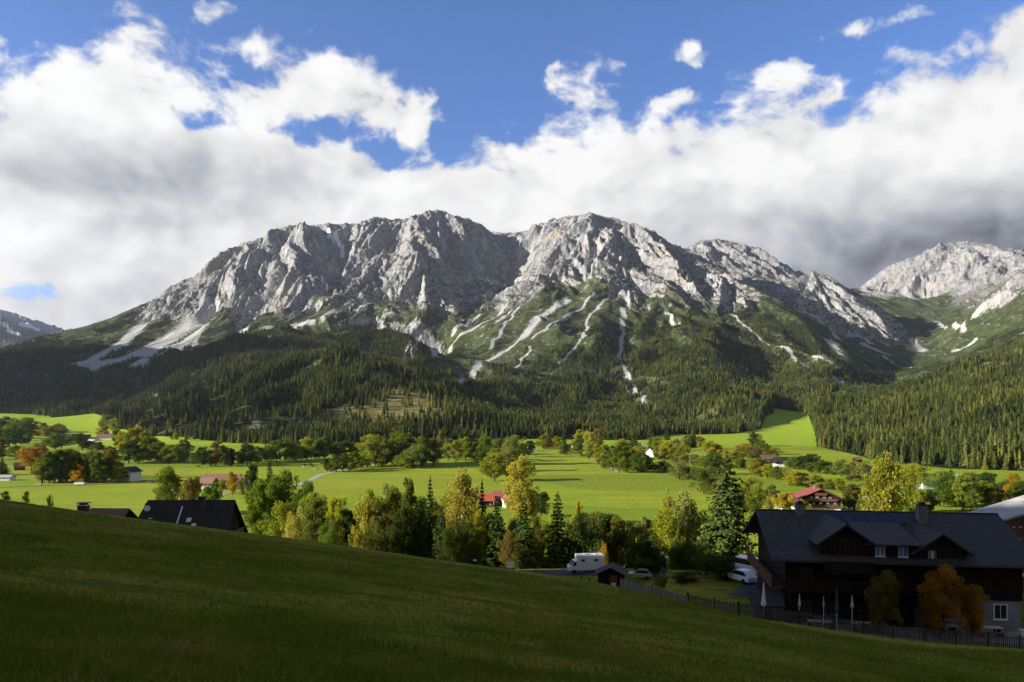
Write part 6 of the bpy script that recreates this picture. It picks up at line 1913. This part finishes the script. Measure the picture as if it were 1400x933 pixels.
# ------------------------------------------------------------------ grazing cattle far out on the meadow
def cow(px, py, rz, colr, label):
    Y = foot(px, py)
    x = (px - CX) / FPX * Y
    V = {'hip': (-0.75, 0, 1.25), 'mid': (0, 0, 1.2), 'sh': (0.65, 0, 1.28), 'neck': (1.05, 0, 1.15), 'head': (1.35, 0, 0.75), 'nose': (1.5, 0, 0.42),
         'hl': (-0.72, 0.22, 0.75), 'hr': (-0.72, -0.22, 0.75), 'hlk': (-0.84, 0.23, 0.42), 'hrk': (-0.80, -0.23, 0.42), 'hlf': (-0.76, 0.23, 0.03), 'hrf': (-0.70, -0.23, 0.03),
         'fl': (0.6, 0.2, 0.75), 'fr': (0.6, -0.2, 0.75), 'flf': (0.62, 0.2, 0.03), 'frf': (0.7, -0.2, 0.03), 'tail': (-1.05, 0, 1.1), 'tail2': (-1.1, 0, 0.55)}
    Rr = {'hip': .34, 'mid': .40, 'sh': .34, 'neck': .2, 'head': .17, 'nose': .1, 'hl': .17, 'hr': .17, 'hlk': .08, 'hrk': .08, 'hlf': .06, 'hrf': .06, 'fl': .14, 'fr': .14, 'flf': .06, 'frf': .06, 'tail': .05, 'tail2': .04}
    E = [('hip', 'mid'), ('mid', 'sh'), ('sh', 'neck'), ('neck', 'head'), ('head', 'nose'), ('hip', 'hl'), ('hip', 'hr'), ('hl', 'hlk'), ('hr', 'hrk'), ('hlk', 'hlf'), ('hrk', 'hrf'), ('sh', 'fl'), ('sh', 'fr'), ('fl', 'flf'), ('fr', 'frf'), ('hip', 'tail'), ('tail', 'tail2')]
    if 'cow' not in COWS:
        ks = list(V)
        me = bpy.data.meshes.new('cow')
        me.from_pydata([V[k] for k in ks], [(ks.index(a), ks.index(b)) for a, b in E], [])
        o = link(bpy.data.objects.new('cow', me))
        md = o.modifiers.new('skin', 'SKIN')
        sd = me.skin_vertices[0].data
        for i, k in enumerate(ks):
            sd[i].radius = (Rr[k], Rr[k])
        sd[1].use_root = True
        sd[0].use_root = False
        o.modifiers.new('sub', 'SUBSURF').render_levels = 1
        COWS['cow'] = o
        me.materials.append(M_cow)
    else:
        o = link(COWS['cow'].copy())
    o.location = (x, Y, gz(x, Y)); o.rotation_euler = (0, 0, R(rz)); o.scale = (1.15, 1.15, 1.15)
    o.color = (*colr, 1)
    tag(o, label, 'cow', 'cattle grazing on the meadow')
COWS = {}
M_cow, _N, _b = mat('cow_hide', (0.3, 0.2, 0.1), 0.8, 0.2)
_N.l.new(_N.node('ShaderNodeObjectInfo').outputs['Color'], _b.inputs['Base Color'])
cow(416, 637, 20, (0.03, 0.025, 0.02), 'dark cow, leftmost of those by the pale road')
cow(425, 636.5, 160, (0.05, 0.03, 0.02), 'dark brown cow grazing second from left by the pale road')
cow(427, 639, 40, (0.10, 0.06, 0.035), 'brown cow standing below the dark brown cow by the pale road')
cow(431, 643.5, 10, (0.62, 0.58, 0.50), 'pale cow nearest to the pale road')
cow(415, 640, 190, (0.62, 0.58, 0.50), 'pale cow at the left of those by the pale road')
cow(262, 621.5, 15, (0.03, 0.025, 0.02), 'dark cow left in the pair on the upper meadow')
cow(267, 622, 170, (0.03, 0.025, 0.02), 'dark cow right in the pair on the upper meadow')
cow(271, 639.5, 10, (0.04, 0.03, 0.02), 'dark cow alone below the left end of the long tree row')
cow(290, 639, 180, (0.04, 0.03, 0.02), 'dark cow below the brown slim trees of the long row')
cow(382, 636, 20, (0.05, 0.04, 0.03), 'dark cow under the right half of the long tree row')

# ------------------------------------------------------------------ long grass on the near slope
n = 90000
yy = 3.4 * (42.0 / 3.4) ** (RNG.uniform(0, 1, n) ** 0.85)
xx = RNG.uniform(-0.78, 0.78, n) * yy
keep = RNG.uniform(0, 1, n) < 0.25 + 0.75 * S((fbm(xx / 3.0, yy / 3.0, 3, 1001) - 0.38) / 0.2)
xx, yy = xx[keep], yy[keep]
zz = near_z(xx, yy)
B = 7
n = len(xx)
X = np.repeat(xx, B) + RNG.normal(size=n * B) * 0.09 * np.repeat(1 + yy / 25.0, B)
Yb = np.repeat(yy, B) + RNG.normal(size=n * B) * 0.09 * np.repeat(1 + yy / 25.0, B)
Zb = np.repeat(zz, B) - 0.03
hh = RNG.uniform(0.03, 0.13, n * B) * np.repeat(0.6 + 0.9 * fbm(xx / 6.0, yy / 6.0, 3, 1011), B)
wd = RNG.uniform(0.003, 0.007, n * B) * (1 + Yb / 16.0)
an = RNG.uniform(0, 6.28, n * B)
ln = RNG.normal(size=(n * B, 2)) * 0.45 * hh[:, None]
dxy = np.stack([np.cos(an), np.sin(an)], 1) * wd[:, None]
V = np.stack([np.stack([X - dxy[:, 0], Yb - dxy[:, 1], Zb], 1), np.stack([X + dxy[:, 0], Yb + dxy[:, 1], Zb], 1), np.stack([X + ln[:, 0], Yb + ln[:, 1], Zb + hh], 1)], 1).reshape(-1, 3)
me = np_mesh('grass', V, np.arange(len(V)).reshape(-1, 3), smooth=False)
set_attr(me, 'shade', np.repeat(RNG.uniform(0, 1, n * B), 3))
mg = bpy.data.materials.new('grass_blades'); mg.use_nodes = True
N = NT(mg.node_tree); N.n.clear()
o_ = N.node('ShaderNodeOutputMaterial'); df = N.node('ShaderNodeBsdfDiffuse'); tr_ = N.node('ShaderNodeBsdfTranslucent'); mx = N.node('ShaderNodeMixShader')
gpz = N.v('MULTIPLY', N.node('ShaderNodeNewGeometry').outputs['Position'], (1.0, 1.0, 0.0))
gn1 = N.noise(gpz, 0.5, 5, 0.65)
c = N.ramp(N.m('ADD', N.m('MULTIPLY', N.attr('shade'), 0.55), N.ss(gn1, 0.30, 0.72, -0.05, 0.55)), [(0.0, (0.075, 0.108, 0.010)), (0.5, (0.165, 0.200, 0.018)), (0.82, (0.26, 0.235, 0.038)), (1.0, (0.35, 0.285, 0.10))])
N.l.new(c, df.inputs[0]); N.l.new(c, tr_.inputs[0]); mx.inputs[0].default_value = 0.3
N.l.new(df.outputs[0], mx.inputs[1]); N.l.new(tr_.outputs[0], mx.inputs[2]); N.l.new(mx.outputs[0], o_.inputs[0])
me.materials.append(mg)
gr_o = link(bpy.data.objects.new('grass', me))
tag(gr_o, 'long dark green and straw coloured grass on the near slope', 'grass', kind='stuff')

# ------------------------------------------------------------------ the air
hz = MB().box(-9500, 9500, -460, 9900, -75, 1650).build('haze', bpy.data.materials.new('haze_air'), None)
hm = hz.data.materials[0]; hm.use_nodes = True
N = NT(hm.node_tree); N.n.clear()
o_ = N.node('ShaderNodeOutputMaterial'); pvn = N.node('ShaderNodeVolumePrincipled')
pvn.inputs['Color'].default_value = (0.72, 0.82, 1.0, 1)
pvn.inputs['Density'].default_value = 0.000016
pvn.inputs['Anisotropy'].default_value = 0.3
N.l.new(pvn.outputs[0], o_.inputs['Volume'])
tag(hz, 'thin bluish haze in the valley air', 'haze', kind='stuff')
